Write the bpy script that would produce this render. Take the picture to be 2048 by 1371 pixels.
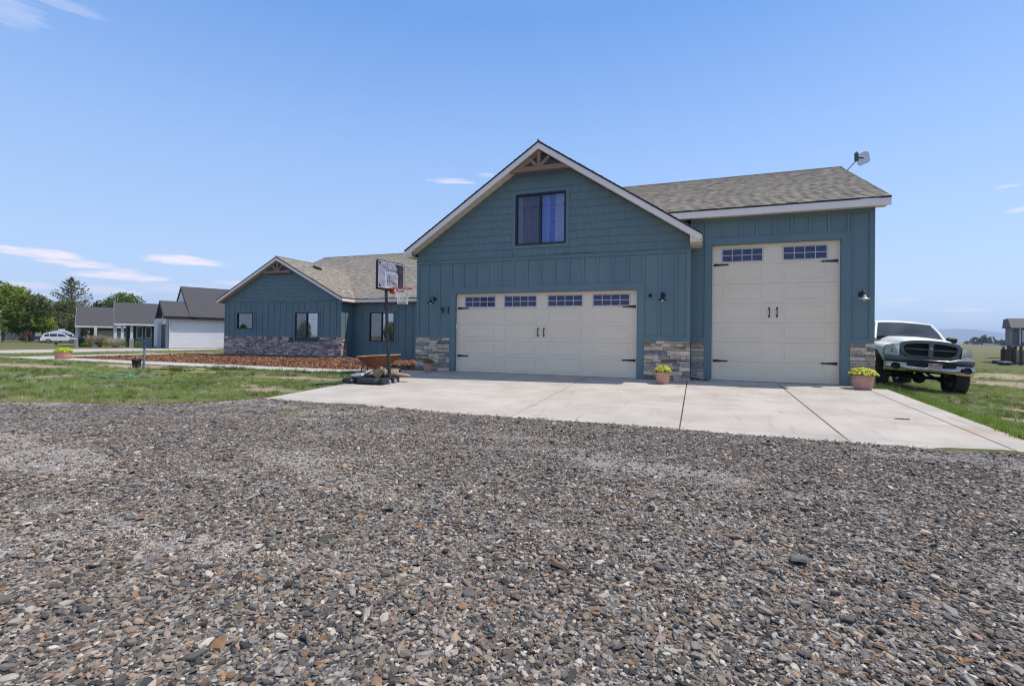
import bpy, math, random
import numpy as np
from mathutils import Vector, Matrix, noise as mnoise
random.seed(7)
rng = np.random.default_rng(7)
SC = bpy.context.scene
for o in list(bpy.data.objects): bpy.data.objects.remove(o)
COL = SC.collection
rad = math.radians

# ------------------------------------------------------------------ camera
CP = Vector((6.99199927, -13.4806791, 1.05955343))
CR = Vector((0.93527111, 0.35370435, 0.01269583))
CU = Vector((-0.00882626, -0.01255114, 0.99988228))
CF = Vector((-0.35382205, 0.93527306, 0.00861683))
cam = bpy.data.cameras.new('camera'); co = bpy.data.objects.new('camera', cam); COL.objects.link(co)
m = Matrix.Identity(4)
for i in range(3):
    m[i][0] = CR[i]; m[i][1] = CU[i]; m[i][2] = -CF[i]; m[i][3] = CP[i]
co.matrix_world = m
cam.sensor_width = 36.0; cam.lens = 978.7079 * 36.0 / 2048.0; cam.shift_y = -18.7 / 2048.0
cam.clip_start = 0.05; cam.clip_end = 30000
SC.camera = co

# ------------------------------------------------------------------ light
SUN = Vector((0.51, 0.225, 1.0)).normalized()
EL = math.asin(SUN.z); AZ = math.atan2(SUN.x, SUN.y)
sl = bpy.data.lights.new('sun', 'SUN'); sl.energy = 2.5; sl.angle = rad(0.53); sl.color = (1.0, 0.935, 0.84)
so = bpy.data.objects.new('sun', sl); COL.objects.link(so)
so.rotation_euler = SUN.to_track_quat('Z', 'Y').to_euler(); so.location = (20, 10, 40)
SC.view_settings.view_transform = 'Standard'; SC.view_settings.look = 'None'
SC.view_settings.exposure = 0.85; SC.view_settings.gamma = 1.0
SC.cycles.use_denoising = True; SC.cycles.sample_clamp_indirect = 6; SC.cycles.filter_width = 1.15
SC.cycles.max_bounces = 8; SC.cycles.transparent_max_bounces = 24
SC.cycles.caustics_reflective = False; SC.cycles.caustics_refractive = False

W = bpy.data.worlds.new('World'); SC.world = W; W.use_nodes = True
wt = W.node_tree; wn = wt.nodes; wl = wt.links; wn.clear()
def N(t, k, **kw):
    n = t.nodes.new(k)
    for a, b in kw.items(): setattr(n, a, b)
    return n
def wmath(op, a, b=None, clamp=False):
    n = N(wt, 'ShaderNodeMath', operation=op, use_clamp=clamp)
    for i, v in enumerate((a, b)):
        if v is None: continue
        if isinstance(v, (int, float)): n.inputs[i].default_value = v
        else: wl.new(v, n.inputs[i])
    return n.outputs[0]
sky = N(wt, 'ShaderNodeTexSky', sky_type='NISHITA', sun_disc=False)
sky.sun_elevation = EL; sky.sun_rotation = AZ
sky.altitude = 700; sky.air_density = 1.0; sky.dust_density = 0.6; sky.ozone_density = 3.5
tc = N(wt, 'ShaderNodeTexCoord'); sx = N(wt, 'ShaderNodeSeparateXYZ'); wl.new(tc.outputs['Generated'], sx.inputs[0])
az = wmath('ARCTAN2', sx.outputs[0], sx.outputs[1]); el = wmath('ARCSINE', sx.outputs[2])
mp = N(wt, 'ShaderNodeMapping'); mp.inputs['Scale'].default_value = (9, 9, 60); wl.new(tc.outputs['Generated'], mp.inputs[0])
nz = N(wt, 'ShaderNodeTexNoise'); nz.inputs['Scale'].default_value = 2.6; nz.inputs['Detail'].default_value = 8; nz.inputs['Roughness'].default_value = 0.66
wl.new(mp.outputs[0], nz.inputs['Vector'])
nzc = wmath('SUBTRACT', nz.outputs['Fac'], 0.5)
CL = [(-1.1281,0.1140,0.0560,0.0085,.95),(-1.0864,0.1032,0.0460,0.0080,.95),(-1.0321,0.0898,0.0640,0.0088,.95),(-0.9526,0.1217,0.0650,0.0095,.95),
 (-1.0323,0.0994,0.0256,0.0045,.5),(-1.1405,0.0661,0.0420,0.0068,.55),(-1.0534,0.0644,0.0500,0.0085,.5),(-0.8781,0.0897,0.0395,0.0062,.45),
 (-0.4919,0.3057,0.0456,0.0060,.55),(-0.4190,0.3205,0.0225,0.0055,.25),(0.3823,0.0494,0.0322,0.0045,.45),(0.3085,0.0681,0.0276,0.0032,.3),
 (0.3022,0.0603,0.0187,0.0032,.3),(-1.1666,0.4279,0.0405,0.0259,.20),(-1.1148,0.4569,0.0516,0.0094,.18),(0.4420,0.1883,0.018,0.0055,.4),
 (0.4319,0.2232,0.018,0.0034,.3),(-1.1403,0.0531,0.0488,0.0058,.4),(0.4172,0.0091,0.0585,0.0046,.3),(-0.95,0.075,0.08,0.010,.3)]
tot = None
for a0, e0, sa, se, st in CL:
    a = wmath('DIVIDE', wmath('SUBTRACT', az, a0), sa); e = wmath('DIVIDE', wmath('SUBTRACT', el, e0), se)
    lo = wmath('MULTIPLY', wmath('MAXIMUM', wmath('MULTIPLY', e, -1.0), 0.0), 0.9)      # flatter undersides
    d2 = wmath('ADD', wmath('ADD', wmath('MULTIPLY', a, a), wmath('MULTIPLY', e, e)), wmath('MULTIPLY', lo, lo))
    d2 = wmath('ADD', d2, wmath('MULTIPLY', nzc, 3.4))
    k = wmath('MULTIPLY', wmath('SUBTRACT', 1.15, d2), st * 1.0, clamp=True)
    k = wmath('MINIMUM', k, st)
    tot = k if tot is None else wmath('MAXIMUM', tot, k)
cm = N(wt, 'ShaderNodeMix', data_type='RGBA'); wl.new(tot, cm.inputs['Factor'])
hsv = N(wt, 'ShaderNodeHueSaturation'); hsv.inputs['Saturation'].default_value = 1.0; hsv.inputs['Value'].default_value = 1.0
wl.new(sky.outputs[0], hsv.inputs['Color'])
er = N(wt, 'ShaderNodeValToRGB'); ee = er.color_ramp.elements     # clear-air colour by elevation, 0..1 = 0..90 degrees
ee[0].position = 0.0; ee[0].color = (.560, .690, .945, 1); ee[1].position = 1.0; ee[1].color = (.42, .43, .46, 1)
for p_, c_ in ((.07, (.510, .670, .970)), (.22, (.330, .545, .950)), (.37, (.140, .350, .840)), (.60, (.35, .41, .52))): q = ee.new(p_); q.color = (*c_, 1)
wl.new(wmath('DIVIDE', el, 1.5708, True), er.inputs[0])
sc_ = N(wt, 'ShaderNodeVectorMath', operation='SCALE'); sc_.inputs['Scale'].default_value = 4.35; wl.new(er.outputs[0], sc_.inputs[0])
sm = N(wt, 'ShaderNodeMix', data_type='RGBA'); sm.inputs['Factor'].default_value = 0.78; wl.new(hsv.outputs[0], sm.inputs[6]); wl.new(sc_.outputs[0], sm.inputs[7])
wl.new(sm.outputs[2], cm.inputs[6])
cm.inputs[7].default_value = (4.7, 4.35, 4.75, 1)
bg = N(wt, 'ShaderNodeBackground'); bg.inputs['Strength'].default_value = 0.13
wo = N(wt, 'ShaderNodeOutputWorld'); wl.new(cm.outputs[2], bg.inputs[0]); wl.new(bg.outputs[0], wo.inputs[0])

# ------------------------------------------------------------------ helpers
def cw(Z, lat, z=None):
    """a point at camera depth Z and sideways offset lat (metres)"""
    f = Vector((CF.x, CF.y, 0)).normalized(); r = Vector((CR.x, CR.y, 0)).normalized()
    p = Vector((CP.x, CP.y, 0)) + f * Z + r * lat
    return Vector((p.x, p.y, ground_z(p.x, p.y) if z is None else z))
def smooth(a, b, x):
    t = min(max((x - a) / (b - a), 0), 1); return t * t * (3 - 2 * t)
def ground_z(x, y):
    z = -0.15
    if y < -1: z -= 0.018 * min(-1 - y, 8)
    if y < -9: z -= 0.014 * min(-9 - y, 10)
    z -= 0.13 * (1 - smooth(-34, -21, x))
    if x > 11.0: z -= (.13 * smooth(11.0, 12.1, x) + .070 * min(max(x - 12.1, 0), 4.5)) * smooth(-5.5, -1.5, y)
    if x < -35: z -= 0.42 * smooth(56, 80, math.hypot(x - CP.x, y - CP.y))
    return z - 0.15 * smooth(15, 45, y)
MATS = {}
def mat(name, c1, c2=None, scale=6.0, rough=0.7, bump=0.0, bscale=None, metal=0.0, attr=None, attrmix=1.0, detail=4.0, spec=0.4, coat=0.0, stretch=(1,1,1), ramp=(0.35,0.65), emit=None, sheen=0.0, trans=0.0, alpha=1.0):
    if name in MATS: return MATS[name]
    M = bpy.data.materials.new(name); M.use_nodes = True; t = M.node_tree; p = t.nodes['Principled BSDF']
    p.inputs['Roughness'].default_value = rough; p.inputs['Metallic'].default_value = metal
    p.inputs['Specular IOR Level'].default_value = spec; p.inputs['Coat Weight'].default_value = coat
    c2 = c2 or tuple(min(1, v * 0.86) for v in c1)
    tx = N(t, 'ShaderNodeTexCoord'); mp = N(t, 'ShaderNodeMapping'); mp.inputs['Scale'].default_value = stretch
    t.links.new(tx.outputs['Object'], mp.inputs[0])
    n = N(t, 'ShaderNodeTexNoise'); n.inputs['Scale'].default_value = scale; n.inputs['Detail'].default_value = detail
    t.links.new(mp.outputs[0], n.inputs['Vector'])
    r = N(t, 'ShaderNodeMapRange'); r.inputs[1].default_value = ramp[0]; r.inputs[2].default_value = ramp[1]
    t.links.new(n.outputs['Fac'], r.inputs[0])
    mx = N(t, 'ShaderNodeMix', data_type='RGBA'); t.links.new(r.outputs[0], mx.inputs[0])
    mx.inputs[6].default_value = (*c1, 1); mx.inputs[7].default_value = (*c2, 1)
    out = mx.outputs[2]
    if attr:
        a = N(t, 'ShaderNodeAttribute', attribute_name=attr)
        if attr.startswith('i'): a.attribute_type = 'INSTANCER'
        m2 = N(t, 'ShaderNodeMix', data_type='RGBA', blend_type='MULTIPLY'); m2.inputs[0].default_value = attrmix
        t.links.new(out, m2.inputs[6]); t.links.new(a.outputs['Color'], m2.inputs[7]); out = m2.outputs[2]
    t.links.new(out, p.inputs['Base Color'])
    if bump:
        n2 = N(t, 'ShaderNodeTexNoise'); n2.inputs['Scale'].default_value = bscale or scale * 4; n2.inputs['Detail'].default_value = 5
        t.links.new(mp.outputs[0], n2.inputs['Vector'])
        b = N(t, 'ShaderNodeBump'); b.inputs['Strength'].default_value = min(bump, 1); b.inputs['Distance'].default_value = 0.01 * max(1, bump)
        t.links.new(n2.outputs['Fac'], b.inputs['Height']); t.links.new(b.outputs[0], p.inputs['Normal'])
    if emit:
        p.inputs['Emission Color'].default_value = (*emit[0], 1); p.inputs['Emission Strength'].default_value = emit[1]
    if trans: p.inputs['Transmission Weight'].default_value = trans
    MATS[name] = M
    return M
def glass(name, tint, refl=0.35, rough=0.02, dark=0.0):
    if name in MATS: return MATS[name]
    M = bpy.data.materials.new(name); M.use_nodes = True; t = M.node_tree; t.nodes.clear()
    g = N(t, 'ShaderNodeBsdfGlossy'); g.inputs['Roughness'].default_value = rough; g.inputs['Color'].default_value = (.95, .97, 1, 1)
    tr = N(t, 'ShaderNodeBsdfTransparent'); tr.inputs['Color'].default_value = (*tint, 1)
    lw = N(t, 'ShaderNodeLayerWeight'); lw.inputs['Blend'].default_value = 0.25
    mr = N(t, 'ShaderNodeMapRange'); mr.inputs[3].default_value = refl; mr.inputs[4].default_value = 1.0
    t.links.new(lw.outputs['Fresnel'], mr.inputs[0])
    mx = N(t, 'ShaderNodeMixShader'); t.links.new(mr.outputs[0], mx.inputs[0]); t.links.new(tr.outputs[0], mx.inputs[1]); t.links.new(g.outputs[0], mx.inputs[2])
    o = N(t, 'ShaderNodeOutputMaterial'); t.links.new(mx.outputs[0], o.inputs[0])
    MATS[name] = M; return M

class MB:
    """collects shapes and links them as one mesh object"""
    def __init__(s): s.V = []; s.F = []; s.M = []; s.C = []; s.S = []
    def add(s, V, F, c=(1,1,1), mi=0, T=None, sm=False):
        b = len(s.V)
        if T is not None: V = [T @ Vector(v) for v in V]
        s.V += [tuple(v) for v in V]
        for f in F: s.F.append(tuple(b + i for i in f)); s.M.append(mi); s.C.append(c); s.S.append(sm)
    def box(s, x0, x1, y0, y1, z0, z1, c=(1,1,1), mi=0, T=None):
        V = [(x0,y0,z0),(x1,y0,z0),(x1,y1,z0),(x0,y1,z0),(x0,y0,z1),(x1,y0,z1),(x1,y1,z1),(x0,y1,z1)]
        s.add(V, [(0,3,2,1),(4,5,6,7),(0,1,5,4),(1,2,6,5),(2,3,7,6),(3,0,4,7)], c, mi, T)
    def bbox(s, x0, x1, y0, y1, z0, z1, b=0.01, c=(1,1,1), mi=0, T=None):
        """box with chamfered edges"""
        xs, ys, zs = (x0, x1), (y0, y1), (z0, z1); V = []
        for k, z in enumerate(zs):
            for j, y in enumerate(ys):
                for i, x in enumerate(xs):
                    sx_, sy_, sz_ = (1 if i == 0 else -1), (1 if j == 0 else -1), (1 if k == 0 else -1)
                    V += [(x, y + sy_ * b, z + sz_ * b), (x + sx_ * b, y, z + sz_ * b), (x + sx_ * b, y + sy_ * b, z)]
        def vi(i, j, k, a): return (k * 4 + j * 2 + i) * 3 + a
        F = []
        for i in (0, 1):
            q = [vi(i,0,0,0), vi(i,1,0,0), vi(i,1,1,0), vi(i,0,1,0)]; F.append(q if i else q[::-1])
            q = [vi(0,i,0,1), vi(1,i,0,1), vi(1,i,1,1), vi(0,i,1,1)]; F.append(q[::-1] if i else q)
            q = [vi(0,0,i,2), vi(1,0,i,2), vi(1,1,i,2), vi(0,1,i,2)]; F.append(q if i else q[::-1])
        for a in (0, 1):
            for bb in (0, 1):
                F.append([vi(0,a,bb,1), vi(1,a,bb,1), vi(1,a,bb,2), vi(0,a,bb,2)])
                F.append([vi(a,0,bb,0), vi(a,1,bb,0), vi(a,1,bb,2), vi(a,0,bb,2)])
                F.append([vi(a,bb,0,0), vi(a,bb,1,0), vi(a,bb,1,1), vi(a,bb,0,1)])
        for k in (0, 1):
            for j in (0, 1):
                for i in (0, 1): F.append([vi(i,j,k,0), vi(i,j,k,1), vi(i,j,k,2)])
        s.add(V, F, c, mi, T)
    def prism(s, P, D, c=(1,1,1), mi=0, T=None):
        """polygon P (3-D points) extruded by vector D"""
        n = len(P); D = Vector(D); V = [Vector(p) for p in P] + [Vector(p) + D for p in P]
        F = [tuple(range(n))[::-1], tuple(range(n, 2 * n))] + [(i, (i + 1) % n, n + (i + 1) % n, n + i) for i in range(n)]
        s.add(V, F, c, mi, T)
    def tube(s, P, R, n=8, c=(1,1,1), mi=0, T=None, cap=True, sm=True):
        P = [Vector(p) for p in P]; R = R if hasattr(R, '__len__') else [R] * len(P); V = []; F = []
        for i, p in enumerate(P):
            d = (P[min(i + 1, len(P) - 1)] - P[max(i - 1, 0)]); d = d.normalized() if d.length else Vector((0, 0, 1))
            u = d.cross(Vector((0, 0, 1))) if abs(d.z) < 0.95 else d.cross(Vector((1, 0, 0))); u.normalize(); w = d.cross(u)
            for k in range(n):
                a = 2 * math.pi * k / n; V.append(p + u * math.cos(a) * R[i] + w * math.sin(a) * R[i])
        for i in range(len(P) - 1):
            for k in range(n): F.append((i*n+k, i*n+(k+1)%n, (i+1)*n+(k+1)%n, (i+1)*n+k))
        s.add(V, F, c, mi, T, sm)
        if cap: s.add(V[:n], [tuple(range(n))[::-1]], c, mi, T); s.add(V[-n:], [tuple(range(n))], c, mi, T)
    def lathe(s, prof, n=20, c=(1,1,1), mi=0, T=None, sm=True, o=(0,0,0)):
        V = []; F = []
        for r, z in prof:
            for k in range(n): a = 2*math.pi*k/n; V.append((o[0]+r*math.cos(a), o[1]+r*math.sin(a), o[2]+z))
        for i in range(len(prof) - 1):
            for k in range(n): F.append((i*n+k, i*n+(k+1)%n, (i+1)*n+(k+1)%n, (i+1)*n+k))
        s.add(V, F, c, mi, T, sm)
    def loft(s, rings, c=(1,1,1), mi=0, T=None, closed=True, cap=True, sm=True):
        n = len(rings[0]); V = [v for r in rings for v in r]; F = []
        for i in range(len(rings) - 1):
            for k in range(n if closed else n - 1): F.append((i*n+k, i*n+(k+1)%n, (i+1)*n+(k+1)%n, (i+1)*n+k))
        s.add(V, F, c, mi, T, sm)
        if cap: s.add(rings[0], [tuple(range(n))[::-1]], c, mi, T); s.add(rings[-1], [tuple(range(n))], c, mi, T)
    def build(s, name, mats, parent=None, loc=None, rot=None, recalc=True):
        me = bpy.data.meshes.new(name); me.from_pydata(s.V, [], s.F)
        for mm in (mats if isinstance(mats, (list, tuple)) else [mats]): me.materials.append(mm)
        me.polygons.foreach_set('material_index', s.M); me.polygons.foreach_set('use_smooth', s.S)
        ca = me.color_attributes.new('Col', 'FLOAT_COLOR', 'CORNER'); arr = []
        for f, c in zip(s.F, s.C): arr += [c[0], c[1], c[2], 1.0] * len(f)
        ca.data.foreach_set('color', arr)
        if recalc:
            import bmesh
            b = bmesh.new(); b.from_mesh(me); bmesh.ops.recalc_face_normals(b, faces=b.faces); b.to_mesh(me); b.free()
        me.update()
        o = bpy.data.objects.new(name, me); COL.objects.link(o)
        if parent is not None: o.parent = parent
        if loc is not None: o.location = loc
        if rot is not None: o.rotation_euler = rot
        return o
def tag(o, label=None, cat=None, group=None, kind=None):
    if label: o['label'] = label
    if cat: o['category'] = cat
    if group: o['group'] = group
    if kind: o['kind'] = kind
    return o
def thing(name, label, cat, loc=(0,0,0), rz=0.0, group=None):
    o = bpy.data.objects.new(name, None); COL.objects.link(o); o.location = loc; o.rotation_euler = (0, 0, rz)
    o.empty_display_size = 0.2
    return tag(o, label, cat, group)
def copy_tree(o, parent=None):
    c = o.copy(); COL.objects.link(c)
    if parent is not None: c.parent = parent
    for ch in [x for x in bpy.data.objects if x.parent == o]: copy_tree(ch, c)
    return c
def shade(c, k): return tuple(v * k for v in c)

# ------------------------------------------------------------------ materials
TEAL = mat('teal_paint', (.146,.216,.232), (.124,.192,.212), 1.3, .62, .25, 60, attr='Col', stretch=(1,1,.3))
TEALS = mat('teal_shingle_paint', (.144,.215,.231), (.127,.195,.212), 5, .65, .6, 45, attr='Col', stretch=(6,6,.5))
CREAM = mat('cream_trim_paint', (.93,.80,.73), (.87,.75,.69), 1.5, .5, .1, 40)
SOFFIT = mat('soffit_vinyl', (.84,.72,.54), (.80,.68,.50), 2, .5, attr='Col')
DOORM = mat('almond_steel_door', (.86,.715,.545), (.825,.685,.52), 1.2, .45, .15, 300)
BLACK = mat('black_metal', (.012,.012,.014), (.02,.018,.017), 20, .45)
BFRAME = mat('dark_window_frame', (.018,.018,.020), None, 8, .4)
STONE = mat('stone_veneer', (1,1,1), (.62,.60,.58), 9, .85, 1.2, 50, attr='Col', stretch=(1,1,2.2))
MORTAR = mat('dark_mortar', (.09,.085,.085), None, 12, .95)  # dark backing that shows in the joints between stones
CONC = mat('foundation_concrete', (.42,.40,.39), (.33,.32,.31), 3, .85, .4, 60)
SHING = mat('asphalt_shingles', (1,1,1), (.72,.72,.72), 60, .92, .8, 220, attr='Col')
EDGE = mat('drip_edge', (.016,.014,.014), None, 5, .6)
CEDAR = mat('stained_cedar', (.36,.20,.13), (.24,.125,.08), 8, .6, .5, 60, stretch=(1,6,6))
GL_D = glass('door_glass', (.10,.14,.30), .34)
GL_W = glass('window_glass', (.72,.74,.75), .36)
GL_B = glass('upper_window_glass', (.86,.90,1.0), .03)
GL_S = glass('small_window_glass', (.60,.80,.72), .22)
CURT = mat('curtain_fabric', (.60,.56,.52), (.30,.29,.30), 14, .9, stretch=(14,1,.15))
SCREEN = mat('insect_screen', (.10,.085,.08), (.07,.062,.06), 20, .8)
ROOMD = mat('dark_room', (.035,.032,.03), None, 3, .9)
WHITE = mat('white_plastic', (.78,.78,.77), None, 5, .4)

# ------------------------------------------------------------------ house (front faces -Y)
house = thing('house', 'teal board-and-batten house with stone skirting, gabled two-car garage, tall side garage door and lower wing', 'house', (0, 0, 0))
XL, XR, YR, XE = -1.335, 6.80, 0.59, 10.95
def wallbox(mb, x0, x1, y, z0, z1, t=.16, c=(1,1,1)): mb.box(x0, x1, y, y + t, z0, z1, c)
def battens(mb, xs, y, z0, z1, w=.055, d=.022):
    for x in xs: mb.box(x - w/2, x + w/2, y - d, y - .001, z0, z1, (1.03,1.03,1.03))
def shakes(mb, x0, x1, z0, top, y, h=.21, holes=(), seed=1):
    """rows of square-cut shingles clipped under the line top(x)"""
    R = random.Random(seed); z = z0; row = 0; g_ = 0; gl = 4; go_ = 0
    while True:
        x = x0 - R.random() * .2; any_ = False
        while x < x1:
            w = R.choice((.11, .14, .17, .2, .24, .15)); a, b = max(x, x0), min(x + w - .0025, x1); x += w
            if b - a < .02: continue
            g_ += 1
            if g_ > gl: g_ = 0; gl = R.randint(3, 8); go_ = R.choice((-.011, 0, .011))
            zb = z + go_ + R.uniform(-.002, .002); zt = z + h + .02
            ta, tb = top(a), top(b)
            if max(ta, tb) <= zb: continue
            if any(a > hx0 - .0 and b < hx1 and zb >= hz0 - .05 and zt <= hz1 + .05 for hx0, hx1, hz0, hz1 in holes): any_ = True; continue
            # clip window columns
            skip = False
            for hx0, hx1, hz0, hz1 in holes:
                if zt > hz0 and zb < hz1 and a < hx1 and b > hx0:
                    if a < hx0: b = hx0
                    elif b > hx1: a = hx1
                    elif zb < hz0: zt = min(zt, hz0)
                    elif zt > hz1: zb = max(zb, hz1)
                    else: skip = True
            if skip or b - a < .01: any_ = True; continue
            any_ = True
            za, zc = min(zt, max(ta, zb + .001)), min(zt, max(tb, zb + .001))
            c = R.uniform(.965, 1.03); c = (c, c * R.uniform(.99, 1.01), c)
            d0 = .024 + R.uniform(-.001, .001)
            V = [(a,y-d0,zb),(b,y-d0,zb),(b,y-.006,zc),(a,y-.006,za),(a,y,zb),(b,y,zb),(b,y,zc),(a,y,za)]
            mb.add(V, [(0,1,2,3),(0,4,5,1),(0,3,7,4),(1,5,6,2),(3,2,6,7)], c)
        z += h; row += 1
        if not any_ or row > 60: break
STC = [(.62,.58,.50),(.66,.62,.55),(.42,.40,.38),(.55,.50,.43),(.30,.30,.33),(.20,.21,.25),(.48,.43,.38),(.36,.31,.27),(.60,.57,.53),(.25,.25,.28),(.33,.33,.37),(.52,.46,.40),(.24,.20,.18),(.44,.43,.45)]
STP = [(.46,.42,.44),(.58,.53,.52),(.28,.25,.31),(.19,.18,.24),(.40,.35,.37),(.52,.46,.46),(.33,.29,.34),(.24,.21,.25),(.50,.45,.42),(.36,.31,.30)]
def stones(mb, x0, x1, z0, z1, y, seed, T=None, pal=STC, big=1.0, holes=()):
    R = random.Random(seed)
    mb.box(x0, x1, y - .018, y, z0, z1, (1,1,1), 1, T)
    z = z0
    while z < z1 - .01:
        h = R.choice((.065, .08, .10, .12, .14)) * big
        if z1 - (z + h) < .05: h = z1 - z
        x = x0
        while x < x1 - .005:
            w = R.uniform(.14, .52) * big
            if x1 - (x + w) < .07: w = x1 - x
            sub = [(z, z + h)] if (h < .1 or R.random() < .6) else [(z, z + h * .45), (z + h * .45, z + h)]
            for a, b in sub:
                if any(x < hx1 and x + w > hx0 and b > hz0 and a < hz1 for hx0, hx1, hz0, hz1 in holes):
                    continue
                c = R.choice(pal); k = 1.38 * R.uniform(.70, 1.15); c = tuple(v * k * w_ for v, w_ in zip(c, (1.14, 1.0, .84))); c = tuple(v * min(1, .88 / max(c)) for v in c)
                d = R.uniform(.03, .062)
                mb.bbox(x + .003, x + w - .003, y - d, y - .004, a + .003, b - .003, .006, c, 0, T)
            x += w
        z += h
def window(parent, x0, x1, z0, z1, y, kind, label=None, trim=.09):
    t = MB()
    t.box(x0 - trim, x0, y - .03, y - .002, z0 - trim, z1 + trim); t.box(x1, x1 + trim, y - .03, y - .002, z0 - trim, z1 + trim)
    t.box(x0, x1, y - .03, y - .002, z1, z1 + trim); t.box(x0, x1, y - .03, y - .002, z0 - trim, z0)
    root = MB(); f = .05; yy = y - .038
    root.box(x0, x0 + f, yy, y + .06, z0, z1); root.box(x1 - f, x1, yy, y + .06, z0, z1)
    root.box(x0 + f, x1 - f, yy, y + .06, z0, z0 + f); root.box(x0 + f, x1 - f, yy, y + .06, z1 - f, z1)
    xm = (x0 + x1) / 2
    if kind != 'small':
        root.box(xm - .028, xm + .028, yy + .004, y + .058, z0 + f, z1 - f)
    w = root.build('window', BFRAME, parent)
    if label: w['label'] = label
    t.build('trim', TEAL, w)
    g = z1 - (z1 - z0) * .25
    mu = MB()
    if kind == 'small':
        for k in (1, 2): xx = x0 + (x1 - x0) * k / 3; mu.box(xx - .008, xx + .008, y + .034, y + .044, g, z1 - f)
        mu.box(x0 + f, x1 - f, y + .036, y + .046, g - .008, g + .008)
    else:
        mu.box(x0 + f, xm - .028, y + .034, y + .044, g - .009, g + .009); mu.box(xm + .028, x1 - f, y + .034, y + .044, g - .009, g + .009)
        for q in (x0 + (xm - x0) * .5, xm + (x1 - xm) * .5): mu.box(q - .006, q + .006, y + .036, y + .046, g + .009, z1 - f)
    mu.build('muntin', mat('muntin_grey', (.10,.10,.11), None, 5, .5), w)
    p = MB(); p.box(x0 + f, x1 - f, y + .02, y + .026, z0 + f, z1 - f)
    p.build('pane', {'big': GL_B, 'small': GL_S}.get(kind, GL_W), w)
    if kind != 'small':
        s_ = MB(); s_.box(x0 + f + (.17 if kind == 'big' else 0), xm - .03, y + .008, y + .010, z0 + f, z1 - f)
        s_.build('insect_screen', glass('screen_mesh', (.84,.82,.82), .0, .8), w)
    n = 26
    CUM = {'big': mat('upper_curtain', (.50,.43,.37), (.16,.135,.12), 30, .9, stretch=(10,1,.2)), 'small': mat('green_grey_blind', (.50,.74,.66), (.44,.66,.60), 2, .8), 'blind': mat('sheer_curtain', (.88,.80,.74), (.66,.59,.54), 6, .9, stretch=(6,1,.3))}
    spans = {'big': [(x0 - .14, x0 + .20), (x0 + .20, xm - .04), (x1 - .36, x1 - .10)], 'small': [(x0, x1)], 'blind': [(x0, x1)]}[kind]
    for a, b in spans:
        cu = MB(); P = []
        for i in range(n + 1):
            xx = a + (b - a) * i / n; P.append((xx, y + .16 + .022 * math.sin(i * 1.9) + .01 * math.sin(i * 4.1)))
        V = [(px_, py_, z0 - .05) for px_, py_ in P] + [(px_, py_, z1 + .02) for px_, py_ in P]
        cu.add(V, [(i, i + 1, n + 2 + i, n + 1 + i) for i in range(n)], sm=True); cu.build('curtain', CUM[kind] if not (kind == 'big' and a > x0) else mat('grey_sheer', (.50,.47,.56), (.34,.32,.42), 5, .9, stretch=(6,1,.2)) if a < x1 - .5 else mat('pale_curtain', (.80,.80,.86), (.52,.54,.66), 20, .9, stretch=(8,1,.2)), w, recalc=False)
    rd = .24 if kind == 'big' else .8
    r = MB(); r.box(x0 - .1, x1 + .1, y + rd, y + rd + .02, z0 - .1, z1 + .1); r.build('room_wall', mat('blue_room', (.10,.15,.78), (.08,.10,.55), 1.5, .9) if kind == 'big' else ROOMD, w)
    if kind == 'big': r = MB(); r.box(xm + .0, xm + .20, y + .18, y + .185, z0, z1); r.build('blue_curtain', mat('light_blue_curtain', (.25,.45,.95), (.20,.36,.85), 6, .9, stretch=(8,1,.2)), w); r = MB(); r.tube([(xm + .22, y + .14, z0), (xm + .22, y + .14, z1)], .012, 6); r.build('curtain_rod', WHITE, w)
    return w

def holed(mb, x0, x1, y, z0, z1, holes, t=.16):
    x = x0
    for a, b, c, d in sorted(holes):
        mb.box(x, a, y, y + t, z0, z1); mb.box(a, b, y, y + t, z0, c); mb.box(a, b, y, y + t, d, z1); x = b
    mb.box(x, x1, y, y + t, z0, z1)
# ---- front garage wall, battens, shingled gable
mb = MB(); OX0, OX1, OH = 0.0, 5.505, 2.42
DIV = 3.43; PK = 6.43; SLG = 0.66; MX = 2.7325
gtop = lambda x: 6.42 - SLG * abs(x - MX)
mb.box(XL, OX0, 0, .16, -.02, 3.75); mb.box(OX1, XR, 0, .16, -.02, 3.75)
mb.box(OX0, OX1, 0, .16, OH, 3.72)
WX0, WX1, WZ0, WZ1 = 1.965, 3.49, 3.76, 5.26
mb.prism([(XL, 0, 3.72), (WX0, 0, 3.72), (WX0, 0, gtop(WX0)), (XL, 0, gtop(XL))], (0, .16, 0))
mb.prism([(WX1, 0, 3.72), (XR, 0, 3.72), (XR, 0, gtop(XR)), (WX1, 0, gtop(WX1))], (0, .16, 0))
mb.prism([(WX0, 0, WZ1), (WX1, 0, WZ1), (WX1, 0, gtop(WX1)), (MX, 0, gtop(MX)), (WX0, 0, gtop(WX0))], (0, .16, 0))
mb.box(XL, XL + .16, .16, 9.2, -.02, 3.75); mb.box(XR - .16, XR, .16, .62, -.02, 3.75); mb.box(XL, XR, 9.2, 9.36, -.02, 3.75)
mb.box(XR-.16, XR, .62, 9.2, 3.2, 3.75)
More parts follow.
